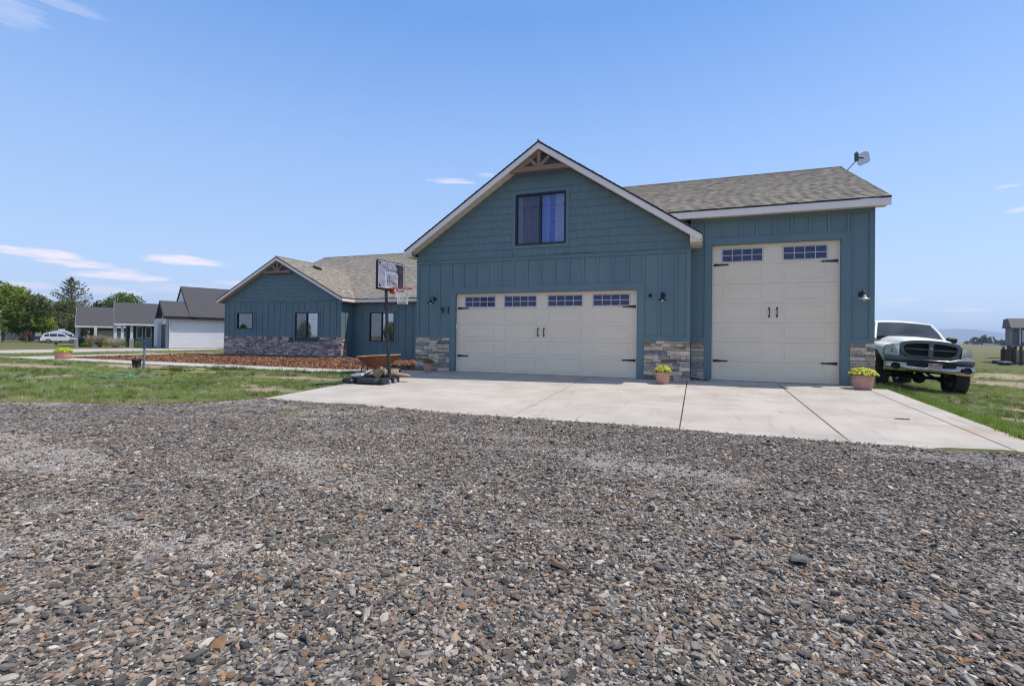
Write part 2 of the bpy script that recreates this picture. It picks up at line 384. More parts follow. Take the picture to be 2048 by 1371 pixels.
# trim boards round the big opening, corners, belt
D = -.026
mb.box(-.16, 0, D, 0, -.02, 2.58); mb.box(5.505, 5.665, D, 0, -.02, 2.58); mb.box(0, 5.505, D, 0, 2.42, 2.58)
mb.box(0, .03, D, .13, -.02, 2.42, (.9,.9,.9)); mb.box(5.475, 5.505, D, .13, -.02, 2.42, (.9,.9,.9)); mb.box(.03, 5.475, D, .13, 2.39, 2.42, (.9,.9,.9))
mb.box(XL - .02, XL + .08, D, .10, 1.14, 3.34); mb.box(XR - .08, XR + .02, D, .10, 1.14, 3.34)
mb.box(XL - .02, -.16, D - .004, 0, 1.03, 1.14); mb.box(5.665, XR + .02, D - .004, 0, 1.03, 1.14)
mb.box(XL - .02, XR + .02, D - .004, 0, 3.34, 3.42); mb.box(XL - .03, XR + .03, -.045, 0, 3.42, 3.445, (.8,.8,.8))
xs = [-.95 + .412 * k for k in range(20)]
battens(mb, [x for x in xs if x < -.2], 0, 1.14, 3.34); battens(mb, [x for x in xs if x > 5.75 and x < 6.7], 0, 1.14, 3.34)
battens(mb, [x for x in xs if -.2 < x < 5.75], 0, 2.58, 3.34)
mb.build('garage_front_wall', TEAL, house)
mb = MB(); shakes(mb, XL, XR, 3.45, gtop, 0, .215, [(WX0 - .09, WX1 + .09, WZ0 - .09, WZ1 + .09)], 3)
mb.build('gable_shingles', TEALS, house)
window(house, WX0, WX1, WZ0, WZ1, 0, 'big', 'dark framed slider with curtains and blue panes under the tall gable')

# ---- stone skirting
mb = MB(); stones(mb, XL - .03, -.16, 0, 1.03, 0, 11)
T = Matrix.Rotation(rad(-90), 4, 'Z')       # side returns
stones(mb, -.6, 0, 0, 1.03, 0, 15, Matrix.Translation((XL, 0, 0)) @ T); mb.build('stone_skirting', [STONE, MORTAR], house)
mb = MB(); stones(mb, 5.665, XR + .03, 0, 1.03, 0, 12); stones(mb, XR + .03, 7.165, 0, 1.03, YR, 13); mb.build('stone_skirting', [STONE, MORTAR], house)
mb = MB(); stones(mb, 10.465, XE + .03, 0, 1.03, YR, 14); stones(mb, 0, .6, 0, 1.03, 0, 16, Matrix.Translation((XE, YR, 0)) @ Matrix.Rotation(rad(90), 4, 'Z')); mb.build('stone_skirting', [STONE, MORTAR], house)

# ---- tall garage wall
mb = MB(); RX0, RX1, RH = 7.325, 10.305, 3.61; RT = 4.31
mb.box(XR, RX0, YR, YR + .16, -.02, RT); mb.box(RX1, XE, YR, YR + .16, -.02, RT); mb.box(RX0, RX1, YR, YR + .16, RH, RT)
mb.box(XE - .16, XE, YR + .16, 8.6, -.02, RT); mb.box(XR, XE, 8.6, 8.76, -.02, RT)
mb.prism([(XE - .16, .75, RT), (XE - .16, 8.6, RT), (XE - .16, 4.6, 6.35)], (.16, 0, 0))
d = YR - .026
mb.box(RX0 - .16, RX0, d, YR, -.02, RH + .16); mb.box(RX1, RX1 + .16, d, YR, -.02, RH + .16); mb.box(RX0, RX1, d, YR, RH, RH + .16)
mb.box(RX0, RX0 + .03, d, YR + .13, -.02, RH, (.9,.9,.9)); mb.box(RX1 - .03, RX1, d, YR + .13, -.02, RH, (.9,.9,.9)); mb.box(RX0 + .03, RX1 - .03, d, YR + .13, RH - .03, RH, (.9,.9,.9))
mb.box(XR + .002, RX0 - .16, d - .004, YR, 1.03, 1.14); mb.box(RX1 + .16, XE + .02, d - .004, YR, 1.03, 1.14)
mb.box(XR + .002, XE + .02, d - .004, YR, 4.20, RT); mb.box(XE - .09, XE + .02, d, YR + .1, 1.14, 4.20)
mb.box(RX1 + .16, RX1 + .19, d, YR, 1.14, 4.20)
battens(mb, [7.62, 8.03, 8.42, 8.82, 9.21, 9.61, 10.02], YR, RH + .16, 4.20)
mb.box(RX0 - .16, RX0 - .10, d, YR, RH + .16, 4.20); battens(mb, [10.43], YR, RH + .16, 4.2)
mb.box(XR + .3, RX0 - .16, d, YR, 3.35, 3.42)
mb.build('side_garage_wall', TEAL, house)

def garage_door(x0, x1, h, y, rows, cols, label, zh1, zh0, zc2):
    """sectional door, raised long panels, window row on top"""
    root = MB(); sh = h / rows
    for r in range(rows):
        z0 = r * sh
        root.bbox(x0, x1, y, y + .05, z0 + .003, z0 + sh - .003, .006)
        if r < rows - 1:
            for a, b in cols:
                q = sh * .17
                root.box(a, b, y - .0012, y, z0 + q, z0 + sh - q); 
                for (u0, u1, v0, v1) in ((a, b, z0 + q - .012, z0 + q), (a, b, z0 + sh - q, z0 + sh - q + .012), (a - .012, a, z0 + q - .012, z0 + sh - q + .012), (b, b + .012, z0 + q - .012, z0 + sh - q + .012)):
                    root.box(u0, u1, y - .006, y - .0005, v0, v1)
                root.bbox(a + .03, b - .03, y - .008, y, z0 + q + .03, z0 + sh - q - .03, .006)
    root.box(x0, x1, y + .012, y + .04, .0, h)
    door = root.build('garage_door', DOORM, house); door['label'] = label
    jm = MB(); jm.box(x0 - .035, x0 - .002, y - .03, y + .05, 0, h + .03); jm.box(x1 + .002, x1 + .035, y - .03, y + .05, 0, h + .03); jm.box(x0, x1, y - .03, y + .05, h + .001, h + .03)
    jm.build('door_jamb', CREAM, door)
    se = MB(); se.box(x0, x1, y - .012, y + .04, -.012, .004); se.build('bottom_seal', BLACK, door)
    zt = h - sh * .22; zb = h - sh * .82
    for a, b in cols:
        f = MB(); f.bbox(a - .035, a, y - .016, y - .0005, zb - .035, zt + .035, .005); f.bbox(b, b + .035, y - .016, y - .0005, zb - .035, zt + .035, .005)
        f.bbox(a, b, y - .016, y - .0005, zt, zt + .035, .005); f.bbox(a, b, y - .016, y - .0005, zb - .035, zb, .005)
        for k in (1, 2, 3): xx = a + (b - a) * k / 4; f.box(xx - .009, xx + .009, y - .012, y - .002, zb, zt)
        f.box(a, b, y - .011, y - .003, (zb + zt) / 2 - .009, (zb + zt) / 2 + .009)
        f.build('window_grille', mat('grille_white', (.62,.58,.54), None, 5, .5), door)
        g = MB(); g.box(a, b, y - .0045, y - .0015, zb, zt)
        g.build('window_pane', mat('door_pane', (.030,.042,.120), (.045,.05,.12), 1.5, .12, spec=.45), door)
    for hx, hz, dr in [(x0 + .02, zh1, 1), (x1 - .02, zh1, -1), (x0 + .02, zh0, 1), (x1 - .02, zh0, -1)]:
        m_ = MB(); L = .38
        P = [(0, -.035), (L * .8, -.014), (L * .82, -.03), (L * .88, -.012), (L, 0), (L * .88, .012), (L * .82, .03), (L * .8, .014), (0, .035)]
        m_.prism([(hx + dr * u, y - .020, hz + v) for u, v in P], (0, .012, 0))
        for u in (.04, .16, .27): m_.lathe([(0, -.006), (.009, -.004), (.009, 0)], 8, T=Matrix.Translation((hx + dr * u, y - .022, hz)) @ Matrix.Rotation(rad(-90), 4, 'X'))
        m_.build('strap_hinge', BLACK, door)
    xm = (x0 + x1) / 2
    for s_ in (-1, 1):
        m_ = MB(); hx = xm + s_ * .09
        m_.tube([(hx, y - .012, zc2 - .10), (hx, y - .05, zc2 - .07), (hx, y - .055, zc2), (hx, y - .05, zc2 + .07), (hx, y - .012, zc2 + .10)], [.012, .011, .015, .011, .012], 8)
        for sg in (-1, 1):
            m_.prism([(hx - .025, y - .014, zc2 + sg * .085), (hx, y - .014, zc2 + sg * .15), (hx + .025, y - .014, zc2 + sg * .085), (hx, y - .014, zc2 + sg * .06)], (0, .01, 0))
        m_.build('door_handle', BLACK, door)
    return door
garage_door(.05, 5.455, 2.385, .10, 5, [(.32, 1.29), (1.62, 2.59), (2.97, 3.95), (4.28, 5.25)], 'wide almond double garage door with four small windows', 1.95, .49, 1.23)
garage_door(7.375, 10.255, 3.575, .69, 7, [(7.61, 8.55), (9.05, 9.99)], 'tall almond single garage door with two small windows', 3.07, .52, 1.80)

# ---- roofs: courses of laminated tabs laid on a deck
def roof_plane(mb, O, U_, Vd, n, L, S, seed, clip=None, ex=.145, pal=None):
    """O eave corner, U_ along eave, Vd up slope, n normal; L along, S slope length"""
    R = random.Random(seed); O = Vector(O); U_ = Vector(U_).normalized(); Vd = Vector(Vd).normalized(); n = Vector(n).normalized()
    pal = pal or [(.34,.300,.245),(.28,.250,.210),(.39,.350,.290),(.25,.222,.19),(.35,.31,.26),(.31,.285,.245),(.34,.285,.24)]
    k = 0; s0 = -.02
    while s0 < S:
        s1 = min(s0 + ex + .03, S); u = -R.random() * .3; lift = .010
        while u < L:
            w = R.uniform(.09, .22); a, b = max(u, 0), min(u + w, L); u += w
            if b - a < .01: continue
            if clip and not clip(s0, (a + b) / 2): continue
            thick = R.random() < .5; h0 = .012 if thick else .006
            c = R.choice(pal); q = 1.16 * R.uniform(.86, 1.12) * (1.0 if thick else .86); c = tuple(v * q for v in c)
            e = .0 if thick else .022
            P = [O + U_ * a + Vd * (s0 + e) + n * (h0 + lift), O + U_ * b + Vd * (s0 + e) + n * (h0 + lift), O + U_ * b + Vd * s1 + n * .004, O + U_ * a + Vd * s1 + n * .004]
            B = [O + U_ * a + Vd * (s0 + e) + n * .001, O + U_ * b + Vd * (s0 + e) + n * .001]
            mb.add(P + B, [(0, 1, 2, 3), (4, 5, 1, 0), (4, 0, 3), (5, 2, 1)], c)
        s0 += ex; k += 1
def gable_roof(name, cx, hw, y0, y1, zpk, slope, fasc=.20, ov=.0, seed=1, right=True, label=None, clipL=None, clipR=None, soff_back=None, ex=.145):
    """ridge along Y; both planes with decking, drip edge, rake fascia and soffit"""
    ze = zpk - slope * hw; nrm = math.sqrt(1 + slope * slope); S = hw * nrm; fv = fasc * nrm
    mb = MB()
    for s_ in (-1, 1):
        O = (cx + s_ * hw, y0 if s_ < 0 else y0, ze); U_ = (0, 1, 0); Vd = (-s_, 0, slope); n = (s_ * slope, 0, 1)
        roof_plane(mb, O, U_, Vd, n, y1 - y0, S, seed + s_, clipL if s_ < 0 else clipR, ex)
    mb.tube([(cx, y0 - .01, zpk + .012), (cx, y1, zpk + .012)], .035, 6, (.28,.26,.235))
    rf = mb.build('roof', SHING, house); 
    dk = MB()
    for s_ in (-1, 1):
        a = (cx + s_ * hw, ze); b = (cx, zpk)
        dk.prism([(a[0], y0 - .012, a[1]), (b[0], y0 - .012, b[1]), (b[0], y0 - .012, b[1] - .042), (a[0], y0 - .012, a[1] - .042)], (0, y1 - y0 + .012, 0))
    dk.build('drip_edge', EDGE, rf)
    fa = MB()
    for s_ in (-1, 1):
        a = (cx + s_ * (hw - .012), ze + .008); b = (cx, zpk)
        z_ = -.033; f2 = z_ - fv
        fa.prism([(a[0], y0 + .004, a[1] + z_), (b[0], y0 + .004, b[1] + z_), (b[0], y0 + .004, b[1] + f2), (a[0] - s_ * .045, y0 + .004, a[1] + f2 + .03)], (0, .03, 0))
        fa.box(*sorted((cx + s_ * (hw - .03), cx + s_ * (hw - .005))), y0 + .034, y1, ze - .033 - fasc, ze - .033)
    fa.build('fascia', CREAM, rf)
    so_ = MB(); R = random.Random(3)
    for s_ in (-1, 1):      # raked soffit in strips, then level eave soffit and its return box
        n_ = 40
        for i in range(n_):
            u0, u1 = i / n_, (i + 1) / n_
            xa, xb = cx + s_ * hw * (1 - u0), cx + s_ * hw * (1 - u1); za, zb = ze + slope * hw * u0 - fv + .03, ze + slope * hw * u1 - fv + .03
            c = .93 if i % 2 else 1.0
            za -= .022; zb -= .022; so_.add([(xa, y0 + .03, za), (xb, y0 + .03, zb), (xb, soff_back, zb), (xa, soff_back, za)], [(0, 1, 2, 3)], (c, c, c))
    so_.build('soffit', SOFFIT, rf, recalc=False)
    return rf
GR = gable_roof('roof', 2.765, 4.335, -.42, 9.4, 6.605, .662, .150, seed=5, soff_back=.02)
# boxed eave returns of the tall gable
for s_ in (-1, 1):
    mb = MB(); xa = 2.765 + s_ * 4.30; xb = (XR + .002) if s_ > 0 else (XL - .002)
    mb.box(*sorted((xa, xb)), -.385, 9.2, 3.53, 3.56); mb.prism([(xa, -.385, 3.56), (xb, -.385, 3.56), (xb, -.385, 3.72)], (0, .02, 0))
    mb.build('eave_return', SOFFIT, GR)
def truss(cx, zb, zt, hw, slope, y, parent):
    mb = MB(); h = .13
    zr = lambda x: zt - slope * abs(x - cx)
    mb.prism([(cx - hw, y, zb), (cx + hw, y, zb), (cx + hw - .15, y, zb + h), (cx - hw + .15, y, zb + h)], (0, .09, 0))
    mb.box(cx - .05, cx + .05, y + .004, y + .086, zb + h, zt)
    for s_ in (-1, 1):
        d = Vector((s_ * .72, 0, .70)).normalized(); p0 = Vector((cx + s_ * .05, y + .008, zb + h)); q = Vector((-d.z, 0, d.x)) * .045
        L = .10
        while (p0 + d * L).z < zr((p0 + d * L).x) - .02 and L < 2: L += .02
        mb.prism([p0 - q, p0 + d * L - q, p0 + d * L + q, p0 + q], (0, .075, 0))
    mb.build('gable_truss', CEDAR, parent)
truss(2.765, 5.79, 6.36, .86, .662, -.375, GR)

# ---- tall garage roof (ridge along X)
def eave_roof(x0, x1, y0, yr, ze, slope, seed, clip=None, back=True, rake_left=False, rake_right=False, fx0=None, wall_y=None, fasc=.17, sx0=None):
    S = (yr - y0) * math.sqrt(1 + slope**2); zr = ze + slope * (yr - y0)
    mb = MB(); roof_plane(mb, (x0, y0, ze), (1,0,0), (0,1,slope), (0,-slope,1), x1 - x0, S, seed, clip)
    if back: mb.add([(x0, yr, zr), (x1, yr, zr), (x1, 2*yr - y0, ze), (x0, 2*yr - y0, ze)], [(0,1,2,3)], (.30,.28,.25))
    mb.tube([(x0, yr, zr + .008), (x1 + .01, yr, zr + .008)], .03, 6, (.30,.275,.245))
    rf = mb.build('roof', SHING, house)
    dk = MB(); fx0 = x0 if fx0 is None else fx0
    dk.prism([(x0, y0 - .012, ze), (x0, yr, zr), (x0, yr, zr - .03), (x0, y0 - .012, ze - .03)], (x1 - x0, 0, 0))
    dk.prism([(x0, 2*yr - y0, ze), (x0, yr, zr), (x0, yr, zr - .03), (x0, 2*yr - y0, ze - .03)], (x1 - x0, 0, 0))
    dk.build('drip_edge', EDGE, rf)
    fa = MB(); fa.box(fx0, x1 - .004, y0, y0 + .025, ze - .033 - fasc, ze - .033)
    fv = fasc * math.sqrt(1 + slope**2)
    fa.build('fascia', CREAM, rf); fa = MB()
    for flag, xx in ((rake_right, x1 - .03), (rake_left, x0 + .005)):
        if flag:
            for s_ in (-1, 1):
                ya = yr + s_ * (yr - y0 - .026); 
                fa.prism([(xx, ya, ze - .033 + (.013 if s_ else 0)), (xx, yr, zr - .033), (xx, yr, zr - .033 - fv), (xx, ya, ze - .033 - fasc)], (.025, 0, 0))
    fa.build('rake_board', CREAM, rf)
    so_ = MB(); xx = fx0 if sx0 is None else sx0; i = 0
    while xx < x1 - .04:
        c = .9 if i % 2 else 1.0; so_.box(xx, min(xx + .1, x1 - .03), y0 + .02, wall_y + .02, ze - .033 - fasc + .03, ze - .033 - fasc + .034, (c,c,c)); xx += .1; i += 1
    so_.build('soffit', SOFFIT, rf)
    return rf
RR = eave_roof(3.0, 11.20, .25, 4.55, 4.475, .485, 21, None, True, False, True, fx0=6.05, wall_y=YR)

# ---- wing
WL, WR, WY = -18.42, -10.18, 7.0; WMX = (WL + WR) / 2; wt_ = lambda x: 5.12 - .52 * abs(x - WMX)
mb = MB()
holed(mb, WL, WR, WY, -.02, 2.98, [(-17.46, -16.26, 1.36, 2.28), (-13.22, -11.63, .75, 2.28)])
mb.prism([(WL, WY, 2.98), (WR, WY, 2.98), (WMX, WY, 5.12)], (0, .16, 0))
mb.box(WL, WL + .16, WY + .16, 22.4, -.02, 2.95); mb.box(WR - .16, WR, WY + .16, 8.06, -.02, 2.95)
W1 = (-17.46, -16.26, 1.36, 2.28); W2 = (-13.22, -11.63, .75, 2.28)
d = WY - .022
mb.box(WL - .015, WL + .08, d, WY + .09, 1.05, 2.80); mb.box(WR - .08, WR + .02, d, WY + .09, 1.05, 2.80)
mb.box(WL - .015, W2[0] - .09, d - .004, WY, .95, 1.05); mb.box(W2[1] + .09, WR + .02, d - .004, WY, .95, 1.05)
mb.box(WL - .015, WR + .02, d - .004, WY, 2.80, 2.88); mb.box(WL - .02, WR + .03, WY - .04, WY, 2.88, 2.90, (.8,.8,.8))
for k in range(21):
    x = -18.12 + .4225 * k
    if x > WR - .1: break
    for wx0, wx1, wz0, wz1 in (W1, W2):
        if wx0 - .12 < x < wx1 + .12:
            battens(mb, [x], WY, wz1 + .09, 2.80)
            if wz0 > 1.2: battens(mb, [x], WY, 1.05, wz0 - .09)
            break
    else: battens(mb, [x], WY, 1.05, 2.80)
for y in (7.35, 7.76): mb.box(WR + .001, WR + .022, y - .027, y + .027, 0, 2.85)
mb.build('wing_wall', TEAL, house)
mb = MB(); shakes(mb, WL, WR, 2.90, wt_, WY, .215, (), 8); mb.build('wing_gable_shingles', TEALS, house)
mb = MB(); stones(mb, WL - .02, WR + .03, -.04, .95, WY, 31, pal=STP, big=.82, holes=[(W2[0] - .1, W2[1] + .1, W2[2] - .06, 2)])
stones(mb, 0, .40, -.04, .95, 0, 32, Matrix.Translation((WR, WY, 0)) @ Matrix.Rotation(rad(90), 4, 'Z'), pal=STC, big=.7)
mb.build('stone_skirting', [STONE, MORTAR], house)
window(house, *W1, WY, 'small', 'small square window at the far end of the wing')
window(house, *W2, WY, 'blind', 'dark framed slider cut into the stone of the wing')
mb = MB(); mb.box(WL + .01, WR - .01, WY + .02, WY + .2, -.5, -.02); mb.box(WR - .2, WR - .012, WY + .2, 8.1, -.5, -.02); mb.box(WR - .012, XL, 8.05, 8.2, -.5, -.02)
mb.box(XL + .01, XL + .2, .1, 8.2, -.5, -.02); mb.build('foundation', CONC, house); mb = MB(); mb.box(XE - .2, XE - .01, .65, 8.6, -.6, -.02)
mb.build('foundation', CONC, house)
# ---- middle wall
MY = 8.05; mb = MB(); holed(mb, WR, XL, MY, -.02, 2.95, [(-9.20, -7.66, .77, 2.31)])
W3 = (-9.20, -7.66, .77, 2.31); d = MY - .022
mb.box(WR + .02, XL, d - .003, MY, 2.74, 2.9); mb.box(WR, XL, d - .003, MY, -.03, .07)
x = -10.05
while x < XL - .05:
    if W3[0] - .12 < x < W3[1] + .12: battens(mb, [x], MY, W3[3] + .09, 2.74); battens(mb, [x], MY, .07, W3[2] - .09)
    else: battens(mb, [x], MY, .07, 2.74)
    x += .432
mb.build('middle_wall', TEAL, house)
window(house, *W3, MY, 'blind', 'dark framed slider between the wing and the garage')
mb = MB(); mb.box(WL, XL + .16, 22.4, 22.56, -.02, 2.95)
mb.prism([(WL + .02, 8.1, 2.9), (WL + .02, 22.4, 2.9), (WL + .02, 15.2, 6.35)], (.14, 0, 0)); mb.build('rear_wall', TEAL, house)
# roofs of wing and middle
zE = 3.01; S2 = .515
def clipw(s0, v):  # wing plane: hide inside main roof
    return True
WRF = gable_roof('roof', WMX, 4.42, WY - .34, 12.6, 5.285, .515, .155, seed=41, soff_back=WY + .02)
truss(WMX, 4.40, 5.06, .98, .515, WY - .262, WRF)
for s_ in (-1, 1):
    mb = MB(); xa = WMX + s_ * 4.39; xb = (WR + .02) if s_ > 0 else (WL - .02)
    mb.box(*sorted((xa, xb)), WY - .262, 8.05 if s_ > 0 else 22, 2.79, 2.80); mb.build('eave_return', SOFFIT, WRF)
MR = eave_roof(-18.72, XL + .1, 7.75, 15.2, 3.02, .5, 51, lambda s0, u: (-18.72 + u > -9.86) or (s0 / 1.118 * .5 + 3.02 > 5.28 - .515 * abs(-18.72 + u - WMX) - .05), True, True, False, fx0=-9.88, wall_y=MY)
# attic vents
def vent(p, n, sc=1):
    mb = MB(); mb.bbox(-.2, .2, -.16, .16, 0, .10, .02); mb.box(-.26, .26, -.22, .22, -.01, .012)
    q = Vector(n).to_track_quat('Z', 'Y').to_matrix().to_4x4()
    o = mb.build('roof_vent', BLACK, house); o.matrix_local = Matrix.Translation(p) @ q @ Matrix.Scale(sc, 4)
vent((-13.55, 8.9, 5.29 - .515 * .75 + .01), (.515, 0, 1))
# house number
def text_mesh(txt, size, depth, font_scale=(1,1)):
    cu = bpy.data.curves.new('digits', 'FONT'); cu.body = txt; cu.size = size; cu.extrude = depth; cu.align_x = 'CENTER'; cu.align_y = 'CENTER'
    o = bpy.data.objects.new('digits', cu); COL.objects.link(o)
    dg = bpy.context.evaluated_depsgraph_get(); me = bpy.data.meshes.new_from_object(o.evaluated_get(dg)); bpy.data.objects.remove(o)
    return me
for ch, x in (('9', -.41), ('1', -.215)):
    me = text_mesh(ch, .30, .01); me.materials.append(BLACK); o = bpy.data.objects.new('house_digit', me); COL.objects.link(o); o.parent = house
    o.location = (x, -.036 if ch == '9' else -.036, 1.88); o.rotation_euler = (rad(90), 0, 0); o.scale = (.85, 1, 1)

# barn lamps
def barn_lamp(p, label, size=1.0, sh=None):
    t = thing('wall_lamp', label, 'wall lamp', p, 0, 'dark gooseneck barn lamps on the garage walls'); t.scale = (size,)*3
    R = Matrix.Rotation(rad(90), 4, 'X'); mb = MB()
    mb.lathe([(0, .0), (.062, 0), (.066, .01), (.05, .028), (.02, .034), (0, .035)], 18, T=R); mb.build('backplate', BLACK, t)
    mb = MB(); mb.tube([(0, -.03, 0), (0, -.08, .05), (0, -.15, .085), (0, -.22, .06), (0, -.25, .0), (0, -.25, -.05)], .009, 8); mb.build('gooseneck', BLACK, t)
    mb = MB(); mb.lathe([(.02, -.03), (.032, -.035), (.036, -.075), (.05, -.095), (.075, -.115), (.125, -.135), (.13, -.142), (.122, -.138), (.07, -.12), (.04, -.10)], 24, o=(0, -.25, 0)); mb.build('shade', sh or BLACK, t)
    mb = MB(); mb.lathe([(.0, -.178), (.022, -.172), (.034, -.15), (.034, -.13), (.02, -.10)], 14, o=(0, -.25, 0)); mb.build('bulb', mat('frosted_bulb', (.85,.84,.80), None, 3, .3), t)
    return t
barn_lamp((-.70, -.026, 2.24), 'black barn lamp left of the double garage door above the 91 house number')
barn_lamp((6.14, -.004, 2.23), 'black barn lamp between the two garage doors')
barn_lamp((10.70, YR - .004, 2.22), 'pale topped barn lamp right of the tall garage door', 1.0, mat('zinc_shade', (.42,.40,.38), (.33,.31,.30), 6, .5, metal=.3))
t = thing('security_camera', 'small black security camera left of the lamp between the garage doors', 'camera', (5.82, -.002, 2.23))
mb = MB(); mb.lathe([(0,0),(.04,0),(.042,.02),(.03,.035),(0,.04)], 14, T=Matrix.Rotation(rad(90), 4, 'X')); mb.build('mount', BLACK, t)
mb = MB(); mb.tube([(0,-.03,.0),(-.005,-.11,-.02)], [.032,.036], 12); mb.lathe([(0,-.13),(.028,-.11),(.032,-.08)], 12, T=Matrix.Rotation(rad(-90), 4, 'X')); mb.build('lens_barrel', BLACK, t)
t = MB(); t.bbox(-.02, .02, -.05, 0, -.07, .07, .006); o = t.build('door_keypad', WHITE, None, (.0, .10, 1.38)); tag(o, 'small white box on the left jamb of the double garage door', 'keypad')
o.location = (.055, .055, 1.38)
# dish
t = thing('satellite_dish', 'grey rounded-square dish on a bent mast at the roof ridge end', 'satellite dish', (11.30, 4.32, 6.36))
mb = MB(); mb.tube([(0,0,-.1),(.0,.05,.02),(.24,.12,.30),(.27,.13,.36),(.27,.13,.62)], .018, 8); mb.build('mast', mat('galvanised', (.38,.38,.40), None, 8, .4, metal=.6), t)
mb = MB(); rings = []; n = 28
for k in range(6):
    q = k / 5; ring = []
    for i in range(n):
        a = 2*math.pi*i/n; e = 4.5; ca, sa = math.cos(a), math.sin(a); r = (abs(ca)**e + abs(sa)**e) ** (-1/e)
        x, z = ca*r*.24*q, sa*r*.19*q; ring.append((x, .09 * (1 - (x*x + z*z) / .12) , z))
    rings.append(ring)
mb.loft(rings[::1], cap=False)
dsh = mb.build('reflector', mat('dish_grey', (.80,.82,.92), (.72,.74,.86), 4, .45), t, recalc=False); dsh.location = (.50, .22, .42); dsh.rotation_euler = (rad(8), rad(-24), rad(28))
so_m = dsh.modifiers.new('thick', 'SOLIDIFY'); so_m.thickness = .012
mb = MB(); mb.bbox(-.05,.05,-.04,.04,-.13,.13,.01); mb.tube([(0,.0,0),(.2,.06,-.03)], .03, 8); b_ = mb.build('bracket', mat('dish_bracket', (.09,.09,.11), None, 5, .5), t); b_.location = (.27, .13, .45)

# ------------------------------------------------------------------ ground
def fbm(x, y, s, o=0.0):
    return mnoise.fractal(Vector((x * s + o, y * s - o, o * .37)), 0.8, 2.1, 4)
def yb(x):
    """edge between lawn and gravel left of the driveway"""
    P = [(-60, -9.6), (-14, -9.3), (-8, -8.75), (-5, -8.05), (-3.4, -7.6), (-2.2, -7.05), (-1.25, -6.02)]
    for (a, ya), (b, yb_) in zip(P, P[1:]):
        if x <= b: return ya + (yb_ - ya) * max(0, (x - a)) / (b - a)
    return -6.0
DIRT = [(-12.2, -1.75, 3.6, .75), (-15.5, -3.0, 3.2, .6), (-8.7, -1.6, 1.5, .5), (-3.2, -2.6, 1.4, .45), (-3.6, -4.4, 1.3, .35), (-2.2, -4.9, .9, .35), (-2.0, -2.0, .8, .5),
        (12.6, -2.2, 1.3, .5), (14.2, .2, 1.8, .6), (12.3, -4.3, .8, .4), (16, 3, 2.0, .7), (20, 12, 3, 2.5), (21.5, 19, 4, 3), (-26, 8.5, 4, 1.2), (-24.5, 13, 3, 1.5)]
def dirt(x, y):
    v = 0.0
    for cx, cy, a, b in DIRT:
        d = ((x - cx) / a) ** 2 + ((y - cy) / b) ** 2
        if d < 3: v = max(v, 1.25 - d * .8)
    v += .95 * fbm(x, y, .55, 3.1) + .35 * fbm(x, y, 2.3, 9.0)
    v += .10 * smooth(.5, 0, y - yb(x)) if x < -1.2 else 0
    return min(max(v, 0), 1)
def axis(lo, hi, step, far, g=1.22):
    a = list(np.arange(lo, hi + step * .5, step)); d = step
    while a[-1] < far: d *= g; a.append(a[-1] + d)
    d = step
    while a[0] > -far: d *= g; a.insert(0, a[0] - d)
    return a
def lerp3(a, b, t): return tuple(a[i] + (b[i] - a[i]) * t for i in range(3))
def sheet(name, xs, ys, zf, cf, m_, keep=None, thick=None):
    V = [(x, y, zf(x, y)) for y in ys for x in xs]; nx = len(xs); F = []
    for j in range(len(ys) - 1):
        for i in range(nx - 1):
            if keep is None or keep((xs[i] + xs[i+1]) / 2, (ys[j] + ys[j+1]) / 2): F.append((j*nx+i, j*nx+i+1, (j+1)*nx+i+1, (j+1)*nx+i))
    me = bpy.data.meshes.new(name); me.from_pydata(V, [], F); me.materials.append(m_)
    ca = me.color_attributes.new('Col', 'FLOAT_COLOR', 'POINT'); arr = []
    for v in V: c = cf(v[0], v[1]); arr += [c[0], c[1], c[2], 1]
    ca.data.foreach_set('color', arr); me.polygons.foreach_set('use_smooth', [True] * len(F)); me.update()
    o = bpy.data.objects.new(name, me); COL.objects.link(o); o['kind'] = 'structure'
    return o
G1, G2, DR1, DR2 = (.12,.145,.05), (.17,.18,.075), (.36,.28,.20), (.46,.38,.29)
def gcol(x, y):
    n = .5 + .5 * fbm(x, y, .22, 1.0); g = lerp3(G1, G2, min(max(n, 0), 1))
    r = math.hypot(x - CP.x, y - CP.y)
    far = smooth(26, 60, r)
    g = lerp3(g, lerp3((.15,.155,.07), (.24,.215,.115), .5 + .5 * fbm(x, y, .02, 4.0)), far * (1 if x > 0 else .55))
    if r > 150: g = lerp3(g, (.22,.20,.12), .8)
    d = dirt(x, y) if r < 60 else max(0, .4 * fbm(x, y, .05, 2))
    return lerp3(g, lerp3(DR1, DR2, .5 + .5 * fbm(x, y, 1.1, 7)), smooth(.25, .8, d))
LAWN = mat('lawn_and_soil', (1,1,1), (.62,.62,.58), 14, .95, 1.6, 40, attr='Col', detail=8, spec=.1)
gxs, gys = axis(-24, 18, .3, 4200, 1.2), axis(-9.6, 12, .3, 4200, 1.2)
sheet('ground', gxs, gys, lambda x, y: ground_z(x, y) + (.012 * fbm(x, y, .8, 5) if abs(x) < 60 else 0), gcol, LAWN)

